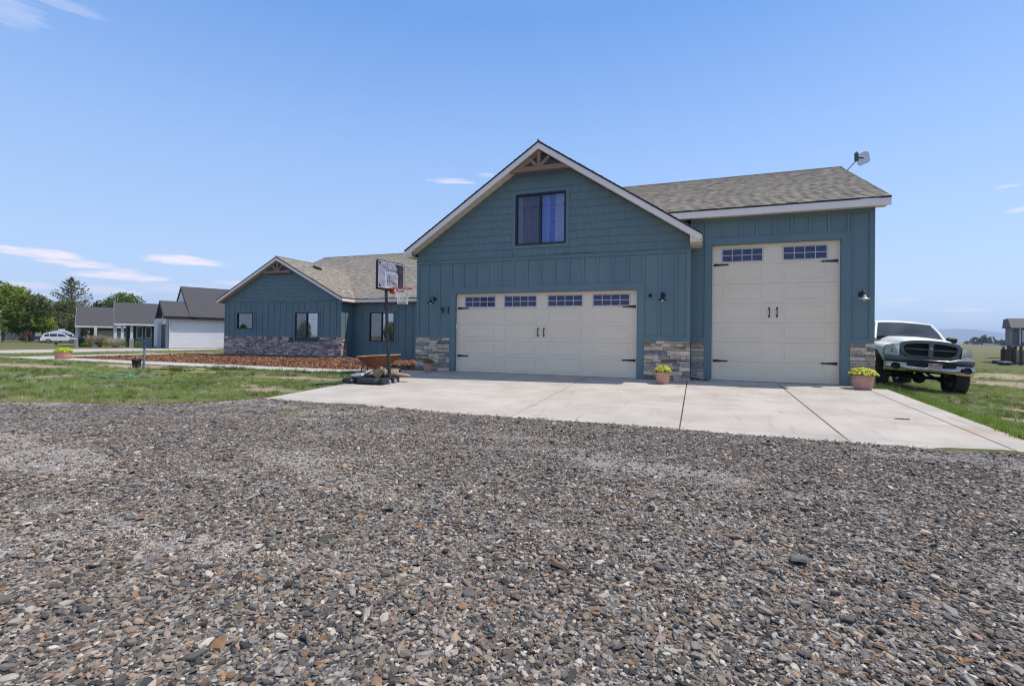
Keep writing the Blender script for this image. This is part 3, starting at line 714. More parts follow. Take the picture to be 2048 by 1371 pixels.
def gravel_mat():
    M = bpy.data.materials.new('crushed_gravel'); M.use_nodes = True; t = M.node_tree; p = t.nodes['Principled BSDF']; L = t.links
    p.inputs['Roughness'].default_value = .9; p.inputs['Specular IOR Level'].default_value = .25
    tx = N(t, 'ShaderNodeTexCoord')
    def cells(scale, off):
        mpn = N(t, 'ShaderNodeMapping'); mpn.inputs['Scale'].default_value = (1, 1, .3); mpn.inputs['Location'].default_value = (off, off, off); L.new(tx.outputs['Object'], mpn.inputs[0])
        v = N(t, 'ShaderNodeTexVoronoi', feature='F1'); v.inputs['Scale'].default_value = scale; v.inputs['Randomness'].default_value = 1; L.new(mpn.outputs[0], v.inputs['Vector'])
        s = N(t, 'ShaderNodeSeparateColor'); L.new(v.outputs['Color'], s.inputs[0])
        cr = N(t, 'ShaderNodeValToRGB'); cr.color_ramp.interpolation = 'CONSTANT'; e = cr.color_ramp.elements
        pal = [(.0,(.055,.055,.06)),(.16,(.10,.10,.11)),(.34,(.155,.15,.155)),(.48,(.20,.17,.145)),(.60,(.27,.26,.26)),(.72,(.24,.165,.115)),(.80,(.16,.115,.09)),(.88,(.36,.33,.31)),(.96,(.50,.47,.44))]
        e[0].position, e[0].color = 0, (*pal[0][1], 1); e[1].position, e[1].color = pal[1][0], (*pal[1][1], 1)
        for pos, c in pal[2:]: q = e.new(pos); q.color = (*c, 1)
        L.new(s.outputs[0], cr.inputs[0])
        return cr.outputs[0], v.outputs['Distance']
    c1, d1 = cells(34, 0); c2, d2 = cells(75, 3.3)
    nz_ = N(t, 'ShaderNodeTexNoise'); nz_.inputs['Scale'].default_value = 5; nz_.inputs['Detail'].default_value = 4; L.new(tx.outputs['Object'], nz_.inputs['Vector'])
    r = N(t, 'ShaderNodeMapRange'); r.inputs[1].default_value = .45; r.inputs[2].default_value = .6; L.new(nz_.outputs['Fac'], r.inputs[0])
    mx = N(t, 'ShaderNodeMix', data_type='RGBA'); L.new(r.outputs[0], mx.inputs[0]); L.new(c1, mx.inputs[6]); L.new(c2, mx.inputs[7])
    at = N(t, 'ShaderNodeAttribute', attribute_name='Col'); se = N(t, 'ShaderNodeSeparateColor'); L.new(at.outputs['Color'], se.inputs[0])
    m2 = N(t, 'ShaderNodeMix', data_type='RGBA'); ml = N(t, 'ShaderNodeMath', operation='MULTIPLY'); ml.inputs[1].default_value = .62; L.new(se.outputs[0], ml.inputs[0]); L.new(ml.outputs[0], m2.inputs[0])
    L.new(mx.outputs[2], m2.inputs[6]); m2.inputs[7].default_value = (.45,.395,.35,1); L.new(m2.outputs[2], p.inputs['Base Color'])
    b = N(t, 'ShaderNodeBump'); b.inputs['Strength'].default_value = 1; b.inputs['Distance'].default_value = .018; b.invert = True
    L.new(d1, b.inputs['Height']); b2 = N(t, 'ShaderNodeBump'); b2.inputs['Strength'].default_value = .9; b2.inputs['Distance'].default_value = .009; b2.invert = True
    L.new(d2, b2.inputs['Height']); L.new(b.outputs[0], b2.inputs['Normal']); L.new(b2.outputs[0], p.inputs['Normal'])
    return M
GRAVEL = gravel_mat()
def dust(x, y):
    v = fbm(x * .55, y * 1.5, .75, 2.2) * 1.15 + .30 * fbm(x, y, 3.1, 6) - .02
    for cx, cy, a, b, k in [(3.6, -9.4, 2.4, .5, .55), (7.0, -9.9, 1.3, .5, .5), (8.2, -11.3, .5, .25, .6), (2.6, -11.3, 1.3, .45, .6), (-3, -9.6, 3, .6, .35), (5.6, -8.2, 2.5, .35, .35), (7.2, -7.4, 3.5, .3, .25)]:
        v += k * math.exp(-(((x - cx) / a) ** 2 + ((y - cy) / b) ** 2))
    return min(max(v, 0), 1)
def gz(x, y): return ground_z(x, y) + .014 + .016 * fbm(x, y, .6, 8) + .01 * fbm(x, y, 1.7, 3)
vs = [0, .004, .01, .02, .03, .045, .06, .08, .1, .12, .14, .17, .2, .23, .26, .3, .35, .4, .5, .6, .8, 1]
gx = list(np.arange(-10, 20.01, .25)); gx = [-70, -50, -38, -30, -24, -20, -17, -15, -13.5, -12, -11] + gx + [22, 25, 30, 40, 60]
V = []; F = []; cols = []
for v in vs:
    for x in gx:
        top = yb(x) + .10 * fbm(x, 0, 1.3, 4) if x < -1.25 else (-5.93 if x < 11.1 else -6.1)
        y = top - v * 50; V.append((x, y, gz(x, y) - (.03 if v == 0 else 0))); k = dust(x, y); cols += [k, k, k, 1]
# refine near the camera
ys2 = list(np.arange(-6.2, -14.6, -.25)); V = []; cols = []
rows_ = [0.0, .12] + [None] * 0
ys_all = ['t', 't2'] + ys2 + [-15.5, -17, -20, -26, -36, -60]
for q in ys_all:
    for x in gx:
        top = yb(x) + .10 * fbm(x, 0, 1.3, 4) if x < -1.25 else (-5.93 if x < 11.1 else -6.1)
        y = top if q == 't' else top - .12 if q == 't2' else min(q, top - .2 - .0005 * abs(q))
        V.append((x, y, gz(x, y) - (.035 if q == 't' else 0))); k = dust(x, y); cols += [k, k, k, 1]
nx = len(gx); F = [(j*nx+i, (j+1)*nx+i, (j+1)*nx+i+1, j*nx+i+1) for j in range(len(ys_all) - 1) for i in range(nx - 1)]
me = bpy.data.meshes.new('gravel_yard'); me.from_pydata(V, [], F); me.materials.append(GRAVEL)
me.color_attributes.new('Col', 'FLOAT_COLOR', 'POINT').data.foreach_set('color', cols); me.polygons.foreach_set('use_smooth', [True] * len(F)); me.update()
o = bpy.data.objects.new('gravel_yard', me); COL.objects.link(o); o['kind'] = 'structure'

# driveway slab
CONCD = mat('driveway_concrete', (.50,.46,.42), (.40,.365,.33), 1.3, .85, .35, 90, attr='Col', detail=10, ramp=(.38,.72), spec=.25)
_t = CONCD.node_tree; _p = _t.nodes['Principled BSDF']; _src = _p.inputs['Base Color'].links[0].from_socket; _tc = N(_t, 'ShaderNodeTexCoord')
for sc_q, st_q, lo_q, hi_q, cc_q, am_q in ((.35, (1, 2.2, 1), .54, .72, (.86, .74, .62), .55), (2.2, (3, .5, 1), .60, .68, (.78, .76, .74), .5), (14, (1, 1, 1), .70, .74, (.5, .47, .44), .6)):
    _m = N(_t, 'ShaderNodeMapping'); _m.inputs['Scale'].default_value = st_q; _t.links.new(_tc.outputs['Object'], _m.inputs[0]); _n = N(_t, 'ShaderNodeTexNoise'); _n.inputs['Scale'].default_value = sc_q; _n.inputs['Detail'].default_value = 7; _t.links.new(_m.outputs[0], _n.inputs['Vector'])
    _r = N(_t, 'ShaderNodeMapRange'); _r.inputs[1].default_value = lo_q; _r.inputs[2].default_value = hi_q; _r.inputs[4].default_value = am_q; _t.links.new(_n.outputs['Fac'], _r.inputs[0])
    _x = N(_t, 'ShaderNodeMix', data_type='RGBA', blend_type='MULTIPLY'); _t.links.new(_r.outputs[0], _x.inputs[0]); _t.links.new(_src, _x.inputs[6]); _x.inputs[7].default_value = (*cc_q, 1); _src = _x.outputs[2]
_t.links.new(_src, _p.inputs['Base Color'])
dz = lambda y: min(0, .04 * y)
XJ = [-1.25, 1.39, 4.13, 6.76, 8.87, 10.62, 11.05]; YJ = [0, -2.2, -3.95, -5.66, -6.0]
mb = MB(); R = random.Random(4)
for i in range(6):
    for j in range(4):
        if i == 5 and j < 3 and j > 0: pass
        a, b = XJ[i], XJ[i+1]; y0, y1 = YJ[j], YJ[j+1]
        if j == 0: y0 = {0: .10, 1: .10, 2: .10, 3: .66, 4: .66, 5: -.05}[i]
        ga = .010 if i else 0; gb = .010 if i < 5 else 0; gy = .003 if j != 1 else .006
        T_ = .0
        V = []
        a2, b2, y0b, y1b = a + ga, b - gb, y0 - (gy if j else 0), y1 + (gy if j < 3 else 0)
        c = R.uniform(.96, 1.03); c = (c, c * R.uniform(.99, 1.0), c * R.uniform(.975, 1.0))
        e = .006
        ptop = [(a2+e, y1b+e), (b2-e, y1b+e), (b2-e, y0b-e), (a2+e, y0b-e)]; pb = [(a2, y1b), (b2, y1b), (b2, y0b), (a2, y0b)]
        V = [(x, y, dz(y)) for x, y in ptop] + [(x, y, dz(y) - .005) for x, y in pb] + [(x, y, dz(y) - .16) for x, y in pb]
        if j == 0 and y0 > 0: # flat apron part inside the opening
            V = [(x, min(y, 0), dz(y)) for x, y in ptop] + [(x, min(y, 0), dz(y) - .005) for x, y in pb] + [(x, min(y, 0), dz(y) - .16) for x, y in pb]
            mb.box(a2, b2, .0005, y0, -.15, 0, c)
        mb.add(V, [(0,1,2,3)] + [(k+4, (k+1)%4+4, (k+1)%4, k) for k in range(4)] + [(k+8, (k+1)%4+8, (k+1)%4+4, k+4) for k in range(4)], c)
mb.build('driveway', CONCD)['kind'] = 'structure'
mb = MB(); mb.add([(-1.2, .0, -.05), (11, .0, -.05), (11, -5.97, -.29), (-1.2, -5.97, -.29)], [(0,1,2,3)])
mb.build('joint_filler', mat('joint_dirt', (.07,.06,.05), None, 20, .95))['kind'] = 'structure'
# front walk and side walk
def walk(name, P0, P1, w, zf, n, seed):
    mb = MB(); R = random.Random(seed); P0 = Vector(P0); P1 = Vector(P1); d = (P1 - P0); L = d.length; d.normalize(); q = Vector((-d.y, d.x))
    for i in range(n):
        a = P0 + d * (L * i / n + .004); b = P0 + d * (L * (i + 1) / n - .004); c = R.uniform(.95, 1.04); c = (c, c, c)
        cs = [a, b, b + q * w, a + q * w]; V = [(p.x, p.y, zf(p.x, p.y)) for p in cs] + [(p.x, p.y, zf(p.x, p.y) - .2) for p in cs]
        mb.add(V, [(0,1,2,3)] + [(k, k+4, (k+1)%4+4, (k+1)%4) for k in range(4)], c)
    mb.build(name, CONCD)['kind'] = 'structure'
walk('front_walk', (-22.7, -.98), (-1.256, -.90), 1.28, lambda x, y: -.115 + .085 * smooth(-5, -1.3, x), 14, 1)
walk('side_walk', (-21.42, .36), (-22.3, 14.5), 1.25, lambda x, y: -.115 - .12 * smooth(3, 13, y), 8, 2)
sheet('neighbour_driveway', [0, .33, .66, 1], list(np.linspace(-30, 16.5, 30)), lambda u, y: 0, lambda x, y: (.98,.97,.96), CONCD)
o = bpy.data.objects['neighbour_driveway']
for v in o.data.vertices:
    u, y = v.co.x, v.co.y; a = -31.4 + .085 * max(0, y + 4) ** 1.0 * .9 if y > -4 else -31.4; b = -38.3 + .06 * max(0, y - 6)
    x = a + (b - a) * u; yy = y + u * 4.0; v.co = (x, yy, ground_z(x, yy) + .03)
# bark bed
BARKM = mat('bark_mulch', (.14,.066,.038), (.065,.032,.020), 30, .95, 2, 90, detail=8)
bz = lambda x, y: -.135 + .03 * smooth(0, 1.5, y - .35) + .02 * fbm(x, y, 1.2, 3) - .05 * smooth(-12, -21, x) + .04 * smooth(-6, -2, x)
sheet('bark_bed', list(np.arange(-21.4, -1.3, .35)) + [-1.3], list(np.arange(.33, 8.3, .35)), bz, lambda x, y: (1,1,1), BARKM)

# ------------------------------------------------------------------ scattered stuff: instances of small meshes on points
def proto(name, V, F, m_):
    me = bpy.data.meshes.new(name); me.from_pydata(V, [], F); me.materials.append(m_); me.update()
    return bpy.data.objects.new(name, me)
def scatter(name, P, rot, scl, pick, col, protos, label_kind='stuff'):
    """P (n,3) points; instances picked by index"""
    pc = bpy.data.collections.new(name + '_shapes')
    for i, q in enumerate(protos): q.name = '%s_%02d' % (name, i); pc.objects.link(q)
    n = len(P); me = bpy.data.meshes.new(name); me.vertices.add(n); me.vertices.foreach_set('co', np.asarray(P, np.float32).ravel())
    for nm, ty, arr, key in (('rot', 'FLOAT_VECTOR', rot, 'vector'), ('scl', 'FLOAT_VECTOR', scl, 'vector'), ('icol', 'FLOAT_COLOR', np.c_[col, np.ones(n)], 'color')):
        a = me.attributes.new(nm, ty, 'POINT'); a.data.foreach_set(key, np.asarray(arr, np.float32).ravel())
    a = me.attributes.new('pick', 'INT', 'POINT'); a.data.foreach_set('value', np.asarray(pick, np.int32))
    o = bpy.data.objects.new(name, me); COL.objects.link(o); o['kind'] = label_kind
    ng = bpy.data.node_groups.new(name + '_nodes', 'GeometryNodeTree')
    ng.interface.new_socket('Geometry', in_out='INPUT', socket_type='NodeSocketGeometry'); ng.interface.new_socket('Geometry', in_out='OUTPUT', socket_type='NodeSocketGeometry')
    gi, go = ng.nodes.new('NodeGroupInput'), ng.nodes.new('NodeGroupOutput')
    m2p = ng.nodes.new('GeometryNodeMeshToPoints'); m2p.inputs['Radius'].default_value = .001
    ci = ng.nodes.new('GeometryNodeCollectionInfo'); ci.inputs['Collection'].default_value = pc; ci.inputs['Separate Children'].default_value = True; ci.inputs['Reset Children'].default_value = True
    ip = ng.nodes.new('GeometryNodeInstanceOnPoints'); ip.inputs['Pick Instance'].default_value = True
    def na(nm, ty):
        q = ng.nodes.new('GeometryNodeInputNamedAttribute'); q.data_type = ty; q.inputs['Name'].default_value = nm; return q.outputs['Attribute']
    L = ng.links; L.new(gi.outputs[0], m2p.inputs[0]); L.new(m2p.outputs[0], ip.inputs['Points']); L.new(ci.outputs[0], ip.inputs['Instance'])
    L.new(na('pick', 'INT'), ip.inputs['Instance Index']); L.new(na('scl', 'FLOAT_VECTOR'), ip.inputs['Scale'])
    e2r = ng.nodes.new('FunctionNodeEulerToRotation'); L.new(na('rot', 'FLOAT_VECTOR'), e2r.inputs[0]); L.new(e2r.outputs[0], ip.inputs['Rotation'])
    L.new(ip.outputs[0], go.inputs[0])
    md = o.modifiers.new('scatter', 'NODES'); md.node_group = ng
    return o
def chip(R, th, m_, nm='chip', elong=1.0):
    n = R.choice((4, 5, 5, 6, 7)); ang = sorted(2*math.pi*(i + R.uniform(-.3, .3))/n for i in range(n)); top = []; bot = []
    for a in ang:
        r = R.uniform(.36, .55); x, y = math.cos(a) * r * elong, math.sin(a) * r
        top.append((x * R.uniform(.72, .95), y * R.uniform(.72, .95), th * R.uniform(.35, .65))); bot.append((x, y, -th * R.uniform(.2, .5)))
    V = top + bot + [(0, 0, th * R.uniform(.45, .75))]
    F = [(i, (i+1) % n, 2*n) for i in range(n)] + [(n+i, n+(i+1) % n, (i+1) % n, i) for i in range(n)]
    return proto(nm, V, F, m_)
CHIPM = mat('slate_chip', (1,1,1), (.80,.78,.76), 3.0, .85, attr='icol', spec=.3)
R = random.Random(11)
chips = [chip(R, R.uniform(.12, .26), CHIPM, elong=R.choice((1, 1.3, 1.6))) for _ in range(14)]
CPAL = np.array([(.060,.060,.064),(.110,.108,.112),(.18,.175,.178),(.27,.262,.262),(.15,.13,.115),(.26,.215,.18),(.36,.29,.235),(.28,.185,.12),(.36,.22,.125),(.42,.395,.37),(.50,.47,.435),(.33,.255,.225),(.20,.135,.10),(.60,.57,.53)])
CPW = np.array([.11,.15,.16,.15,.07,.08,.065,.03,.014,.085,.05,.045,.03,.012]); CPW /= CPW.sum()
pts = []
for r0, r1, dens in ((.6, 3.0, 5600), (3.0, 4.6, 4700), (4.6, 7.0, 3200), (7.0, 9.5, 1900), (9.5, 14, 900)):
    a0 = math.atan2(CF.y, CF.x); sp = rad(62); area = sp * (r1*r1 - r0*r0); n = int(area * dens)
    rr = np.sqrt(rng.uniform(r0*r0, r1*r1, n)); aa = a0 + rng.uniform(-sp, sp, n)
    X = CP.x + rr * np.cos(aa); Y = CP.y + rr * np.sin(aa); pts.append(np.c_[X, Y, rr])
pts = np.concatenate(pts); keep = []
for X, Y, rr in pts:
    lim = -6.0 if -1.25 < X < 11.1 else (yb(X) if X < 0 else -6.15)
    e = lim - Y
    if e < -.12: keep.append(False); continue
    if e < .1 and X < -1.2 and R.random() < .7: keep.append(False); continue
    d = dust(X, Y); keep.append(R.random() > .72 * smooth(.25, .75, d) and not (e < 0 and R.random() < .93))
pts = pts[np.array(keep)]; n = len(pts)
size = np.clip(np.exp(rng.normal(math.log(.0212), .36, n)), .009, .075)
size *= np.where(rng.random(n) < .01, 1.5, 1.0)
Z = np.array([gz(x, y) for x, y, _ in pts])
lift = np.abs(rng.normal(0, 1, n)) * size * .15
P = np.c_[pts[:, 0], pts[:, 1], Z + lift]
tilt = rng.normal(0, .22, (n, 2)); rot = np.c_[tilt, rng.uniform(0, 6.283, n)]
scl = size[:, None] * np.c_[rng.uniform(.8, 1.25, n), rng.uniform(.7, 1.1, n), rng.uniform(.7, 1.2, n)]
ci_ = rng.choice(len(CPAL), n, p=CPW); col = CPAL[ci_] * rng.uniform(.8, 1.25, (n, 1)) * np.array([.90, .855, .785])
scatter('gravel_stones', P, rot, scl, rng.integers(0, len(chips), n), col, chips)

# fines: light grit filling the dusty, driven-over patches
fp = []
while len(fp) < 60000:
    rr = math.sqrt(R.uniform(.5, 95)); aa = math.atan2(CF.y, CF.x) + R.uniform(-1.05, 1.05); X, Y = CP.x + rr * math.cos(aa), CP.y + rr * math.sin(aa)
    if Y > (yb(X) if X < -1.25 else -6.05): continue
    if R.random() < .06 + smooth(.2, .6, dust(X, Y)): fp.append((X, Y, gz(X, Y) + .001))
n = len(fp); fs = np.clip(np.exp(rng.normal(math.log(.0115), .35, n)), .005, .024); FPAL = np.array([(.50,.45,.41),(.62,.57,.52),(.38,.34,.31),(.26,.24,.23),(.46,.37,.31),(.72,.68,.63),(.15,.145,.145)])
scatter('gravel_fines', fp, np.c_[rng.normal(0, .3, (n, 2)), rng.uniform(0, 6.283, n)], fs[:, None] * np.ones((1, 3)), rng.integers(0, 6, n), FPAL[rng.choice(7, n, p=[.24,.16,.2,.14,.12,.06,.08])], [chip(R, .4, CHIPM) for _ in range(6)])

def tuft(R, nb, m_, spread=.5, h=1.0, w=.05, lean=.5):
    V = []; F = []
    for i in range(nb):
        a = R.uniform(0, 6.283); r = R.uniform(0, spread); bx, by = math.cos(a) * r, math.sin(a) * r
        b = R.uniform(0, 6.283); hh = h * R.uniform(.5, 1.1); l = hh * R.uniform(.1, lean); dx, dy = math.cos(b) * l, math.sin(b) * l
        q = R.uniform(0, 3.1416); ux, uy = math.cos(q) * w, math.sin(q) * w; k = len(V)
        V += [(bx-ux, by-uy, 0), (bx+ux, by+uy, 0), (bx+dx*.45+ux*.7, by+dy*.45+uy*.7, hh*.6), (bx+dx*.45-ux*.7, by+dy*.45-uy*.7, hh*.6), (bx+dx, by+dy, hh)]
        F += [(k, k+1, k+2, k+3), (k+3, k+2, k+4)]
    return proto('tuft', V, F, m_)
GRASSM = mat('grass_blade', (1,1,1), (.8,.8,.8), 3, .75, attr='icol', spec=.2)
def leafy(m_):
    """thin leaves let some light through"""
    t = m_.node_tree; p = t.nodes['Principled BSDF']; tr = N(t, 'ShaderNodeBsdfTranslucent'); mx = N(t, 'ShaderNodeMixShader'); mx.inputs[0].default_value = .3
    src = p.inputs['Base Color'].links[0].from_socket; g = N(t, 'ShaderNodeHueSaturation'); g.inputs['Value'].default_value = 1.5; g.inputs['Saturation'].default_value = 1.1
    t.links.new(src, g.inputs['Color']); t.links.new(g.outputs[0], tr.inputs[0]); o = t.nodes['Material Output']
    t.links.new(p.outputs[0], mx.inputs[1]); t.links.new(tr.outputs[0], mx.inputs[2]); t.links.new(mx.outputs[0], o.inputs['Surface'])
leafy(GRASSM)
tufts = [tuft(R, R.choice((14, 18, 22)), GRASSM, .8, 1.0, .035, .9) for _ in range(6)]
GP = []
def grass_area(x0, x1, y0, y1, dens, hmin, hmax, test, dcut=(.32, .95)):
    n = int((x1 - x0) * (y1 - y0) * dens)
    for _ in range(n):
        x, y = R.uniform(x0, x1), R.uniform(y0, y1)
        if not test(x, y): continue
        d = dirt(x, y)
        if R.random() < smooth(*dcut, d) * .96: continue
        h = R.uniform(hmin, hmax) * (1 - .45 * smooth(.05, .6, d)) * (1 + .5 * max(0, fbm(x, y, .9, 12)))
        dry = smooth(.05, .6, d) * .65 + R.random() * .34 + max(0, .5 * fbm(x, y, .4, 21))
        g = lerp3((.17,.265,.055), (.37,.46,.11), R.random())
        if R.random() < .20: g = lerp3((.46,.46,.33), (.60,.56,.42), R.random())
        g = shade(g, 1 + .4 * fbm(x, y, .8, 31)); c = lerp3(g, (.38,.33,.19), min(1, dry * (1.4 if R.random() < .3 else .5)))
        GP.append((x, y, ground_z(x, y) + .004, h, c))
grass_area(-8, -1.3, -9.2, -.99, 210, .05, .085, lambda x, y: y > yb(x) + .03)
grass_area(-21, -8, -9.6, -.99, 90, .05, .09, lambda x, y: y > yb(x) + .03)
grass_area(-31, -22.8, -6, 12, 22, .06, .1, lambda x, y: True)
grass_area(-21, -8, -9.6, -9.0, 40, .05, .08, lambda x, y: True)
grass_area(11.08, 16, -6.1, 4, 230, .055, .10, lambda x, y: x > 11.08 or y > 0)
grass_area(11.0, 20, 4, 14, 70, .06, .11, lambda x, y: True)
grass_area(14, 26, 8, 34, 16, .08, .14, lambda x, y: True)
for x0_, x1_, y0_, y1_, nn in ((-22, -1.4, -9.4, -1.1, 2600), (11.3, 17, -6, 5, 1500)):
    for _ in range(nn):
        x, y = R.uniform(x0_, x1_), R.uniform(y0_, y1_)
        if x < 0 and y < yb(x) + .05: continue
        k = fbm(x, y, 1.5, 40)
        if k < -.05 and R.random() < .7: continue
        if dirt(x, y) > .75: continue
        u = R.random(); c = (.055,.095,.022) if u < .38 else (.10,.17,.035) if u < .62 else (.34,.44,.12) if u < .76 else (.62,.60,.46)
        GP.append((x, y, ground_z(x, y) + .004, R.uniform(.07, .13) if u < .62 else R.uniform(.05, .10), c))
for _ in range(1500):      # straw-yellow fringe where lawn meets gravel
    x = R.uniform(-16, -1.3); y = yb(x) + R.gauss(.08, .14); GP.append((x, y, ground_z(x, y) + .012, R.uniform(.035, .07), lerp3((.38,.40,.14), (.52,.46,.24), R.random())))
# weeds creeping along edges
for _ in range(420): GP.append((R.uniform(-1.3, -3.0) if R.random() < .5 else R.uniform(-2.4, -1.3), 0, 0, 0, None)) if False else None
for k in range(260):
    x = R.uniform(11.06, 11.5); y = R.uniform(-5.9, .3); GP.append((x, y, ground_z(x, y), R.uniform(.09, .16), lerp3((.16,.25,.04), (.28,.38,.08), R.random())))
for k in range(120):
    x = R.uniform(11.0, 11.8); y = R.uniform(.3, 2.2); GP.append((x, y, ground_z(x, y), R.uniform(.12, .24), lerp3((.10,.15,.04), (.20,.26,.08), R.random())))
for k in range(150):      # shaggy clumps beside the walk
    cx, cy = R.choice(((-8.0, -1.5), (-7.4, -1.35), (-8.6, -2.6), (-4.2, -1.3), (-3.2, -1.2), (-5.3, -1.3), (-2.6, -1.4)))
    x, y = R.gauss(cx, .4), R.gauss(cy, .16); GP.append((x, y, ground_z(x, y), R.uniform(.12, .2), lerp3((.06,.11,.025), (.12,.18,.04), R.random())))
n = len(GP); P = np.array([g[:3] for g in GP]); h = np.array([g[3] for g in GP]); col = np.array([g[4] for g in GP])
rot = np.c_[rng.normal(0, .12, (n, 2)), rng.uniform(0, 6.283, n)]; scl = np.c_[h * 1.0, h * 1.0, h]
scatter('grass', P, rot, scl, rng.integers(0, len(tufts), n), col, tufts)
print('grass tufts', n)
# bark chips
BCH = mat('bark_chip', (1,1,1), (.7,.68,.66), 6, .9, attr='icol', spec=.15)
bch = [chip(R, .28, BCH, elong=R.choice((1.4, 2.0, 2.6))) for _ in range(8)]
BP = []
for _ in range(26000):
    x = R.uniform(-21.35, -1.4); y = .36 + (7.7 * R.random() ** (1.0 if x > WR else 1.0))
    if x < WR + .1 and y > 6.95: continue
    if x > -4 and y > 7.9: continue
    BP.append((x, y, bz(x, y) + R.uniform(.0, .03)))
n = len(BP); pal = np.array([(.27,.125,.070),(.19,.088,.052),(.35,.175,.10),(.12,.058,.038),(.42,.25,.16),(.52,.38,.28),(.30,.14,.075)]); c = pal[rng.choice(7, n, p=[.24,.2,.18,.12,.10,.04,.12])] * rng.uniform(.75, 1.2, (n, 1))
s_ = rng.uniform(.03, .075, n)
scatter('bark_chips', BP, np.c_[rng.normal(0, .5, (n, 2)), rng.uniform(0, 6.283, n)], s_[:, None] * np.c_[rng.uniform(.8,1.3,n), np.ones(n), rng.uniform(.8,1.5,n)], rng.integers(0, 8, n), c, bch)

# ------------------------------------------------------------------ objects near the house
TERRA = mat('peach_terracotta', (.62,.33,.25), (.55,.28,.21), 5, .75, .3, 60)
SOIL = mat('potting_soil', (.03,.02,.014), None, 20, .95)
FLOW = mat('flower_and_leaf', (1,1,1), (.8,.8,.8), 8, .7, attr='Col'); leafy(FLOW)
def flower_pot(p, r, h, label, tone, seed, spread=1.25, fluted=True, bloom=.85):
    R = random.Random(seed); t = thing('flower_pot', label, 'flower pot', p, 0, 'peach flower pots')
    mb = MB(); n = 36
    prof = [(r*.80, 0), (r*.86, .01), (r*.97, h*.5), (r*1.0, h*.98), (r*1.03, h), (r*.93, h), (r*.90, h*.90), (0, h*.88)]
    V = []; F = []
    for q, z in prof:
        for k in range(n):
            a = 2*math.pi*k/n; rr = q * (1 + (.018 if (fluted and k % 2 and .02 < z < h*.95 and q > r*.9) else 0)); V.append((rr*math.cos(a), rr*math.sin(a), z))
    for i in range(len(prof)-1):
        for k in range(n): F.append((i*n+k, i*n+(k+1)%n, (i+1)*n+(k+1)%n, (i+1)*n+k))
    mb.add(V, F, sm=not fluted); mb.build('pot', TERRA, t)
    mb = MB(); mb.lathe([(0, h*.9), (r*.9, h*.89)], 16); mb.build('soil', SOIL, t)
    for nm, cnt, top in (('leaves', 420, .85), ('flowers', 330 if bloom > .5 else 130, 1.0)):
        mb = MB()
        for _ in range(cnt):
            u = R.random(); a = R.uniform(0, 6.283); rr = r * spread * math.sqrt(u); zz = h * .92 + h * .58 * math.sqrt(max(0, 1 - u * .92)) * (R.uniform(.25, 1) if nm == 'leaves' else R.uniform(.62, 1.14))
            if nm == 'flowers' and bloom < .5: zz *= .97
            c0 = Vector((rr*math.cos(a), rr*math.sin(a), zz)); s = r * R.uniform(.08, .19) * (1.25 if nm == 'leaves' else 1)
            nrm = Vector((math.cos(a)*rr/r + R.gauss(0,.5), math.sin(a)*rr/r + R.gauss(0,.5), 1.0 + R.random())).normalized(); x = nrm.orthogonal().normalized(); y = nrm.cross(x)
            if nm == 'flowers':
                c = R.choice(tone); k = 6; P = [c0 + (x*math.cos(6.283*i/k) + y*math.sin(6.283*i/k))*s*(1 if i % 2 else .75) for i in range(k)] + [c0 + nrm*s*.45]
                mb.add(P, [(i, (i+1) % k, k) for i in range(k)], c)
            else:
                c = lerp3((.05,.10,.015), (.16,.22,.04), R.random()); P = [c0 - x*s*.3, c0 + y*s*.9, c0 + x*s*.3, c0 - y*s*.9]; mb.add(P, [(0,1,2,3)], c)
        mb.build(nm, FLOW, t, recalc=False)
    return t
YEL = [(.80,.72,.05),(.85,.80,.16),(.70,.66,.03),(.80,.83,.25),(.60,.62,.06)]
DY = [(.30,.33,.03),(.22,.28,.03),(.42,.40,.04)]
flower_pot((-.74, -.32, -.012), .125, .27, 'slim peach pot with mostly green leaves left of the double garage door', DY, 1, 1.35, False, .3)
flower_pot((6.20, -.76, -.03), .165, .29, 'peach pot of yellow flowers in front of the stone between the garage doors', YEL, 2, 1.28, False)
flower_pot((10.56, -.12, -.004), .205, .31, 'wide fluted peach pot overflowing with yellow flowers at the right corner of the house', YEL, 3, 1.42, True)
flower_pot((-19.06, -.34, -.115), .29, .31, 'far peach pot with yellow-green flowers standing on the front walk', [(.55,.66,.03),(.66,.72,.06),(.42,.55,.03)], 4, 1.08, False)

# basketball hoop
PLB = mat('hoop_base_plastic', (.035,.04,.052), (.025,.03,.04), 6, .38)
HOOPB = mat('black_pole_paint', (.016,.016,.018), (.05,.05,.055), 5, .35)
RED = mat('red_rim_paint', (.50,.03,.025), (.35,.02,.02), 12, .45)
NETM = mat('white_net', (.72,.70,.68), None, 8, .8)
bx0 = Vector((-.27, -3.07, dz(-3.07)))
t = thing('basketball_hoop', 'portable basketball hoop with black pole, printed backboard and red rim beside the driveway', 'basketball hoop', bx0)
mb = MB()
def slab(mb, pts, z0, z1, inset=.05, c=(1,1,1)):
    ctr = sum((Vector((p[0], p[1], 0)) for p in pts), Vector()) / len(pts); r1 = [(p[0], p[1], z0) for p in pts]; r2 = [(p[0], p[1], z0 + (z1-z0)*.55) for p in pts]
    r3 = [tuple(Vector((p[0], p[1], z1)) + (ctr - Vector((p[0], p[1], 0))).normalized() * inset) for p in pts]; mb.loft([r1, r2, r3], c, sm=False)
slab(mb, [(-.62,-.42),(-.10,-.40),(.02,-.30),(.02,.30),(-.10,.40),(-.62,.42),(-.70,.32),(-.70,-.32)], .02, .145)
slab(mb, [(-1.08,-.40),(-.80,-.42),(-.74,-.34),(-.74,.34),(-.80,.42),(-1.08,.36),(-1.14,.2),(-1.14,-.26)], .015, .115)
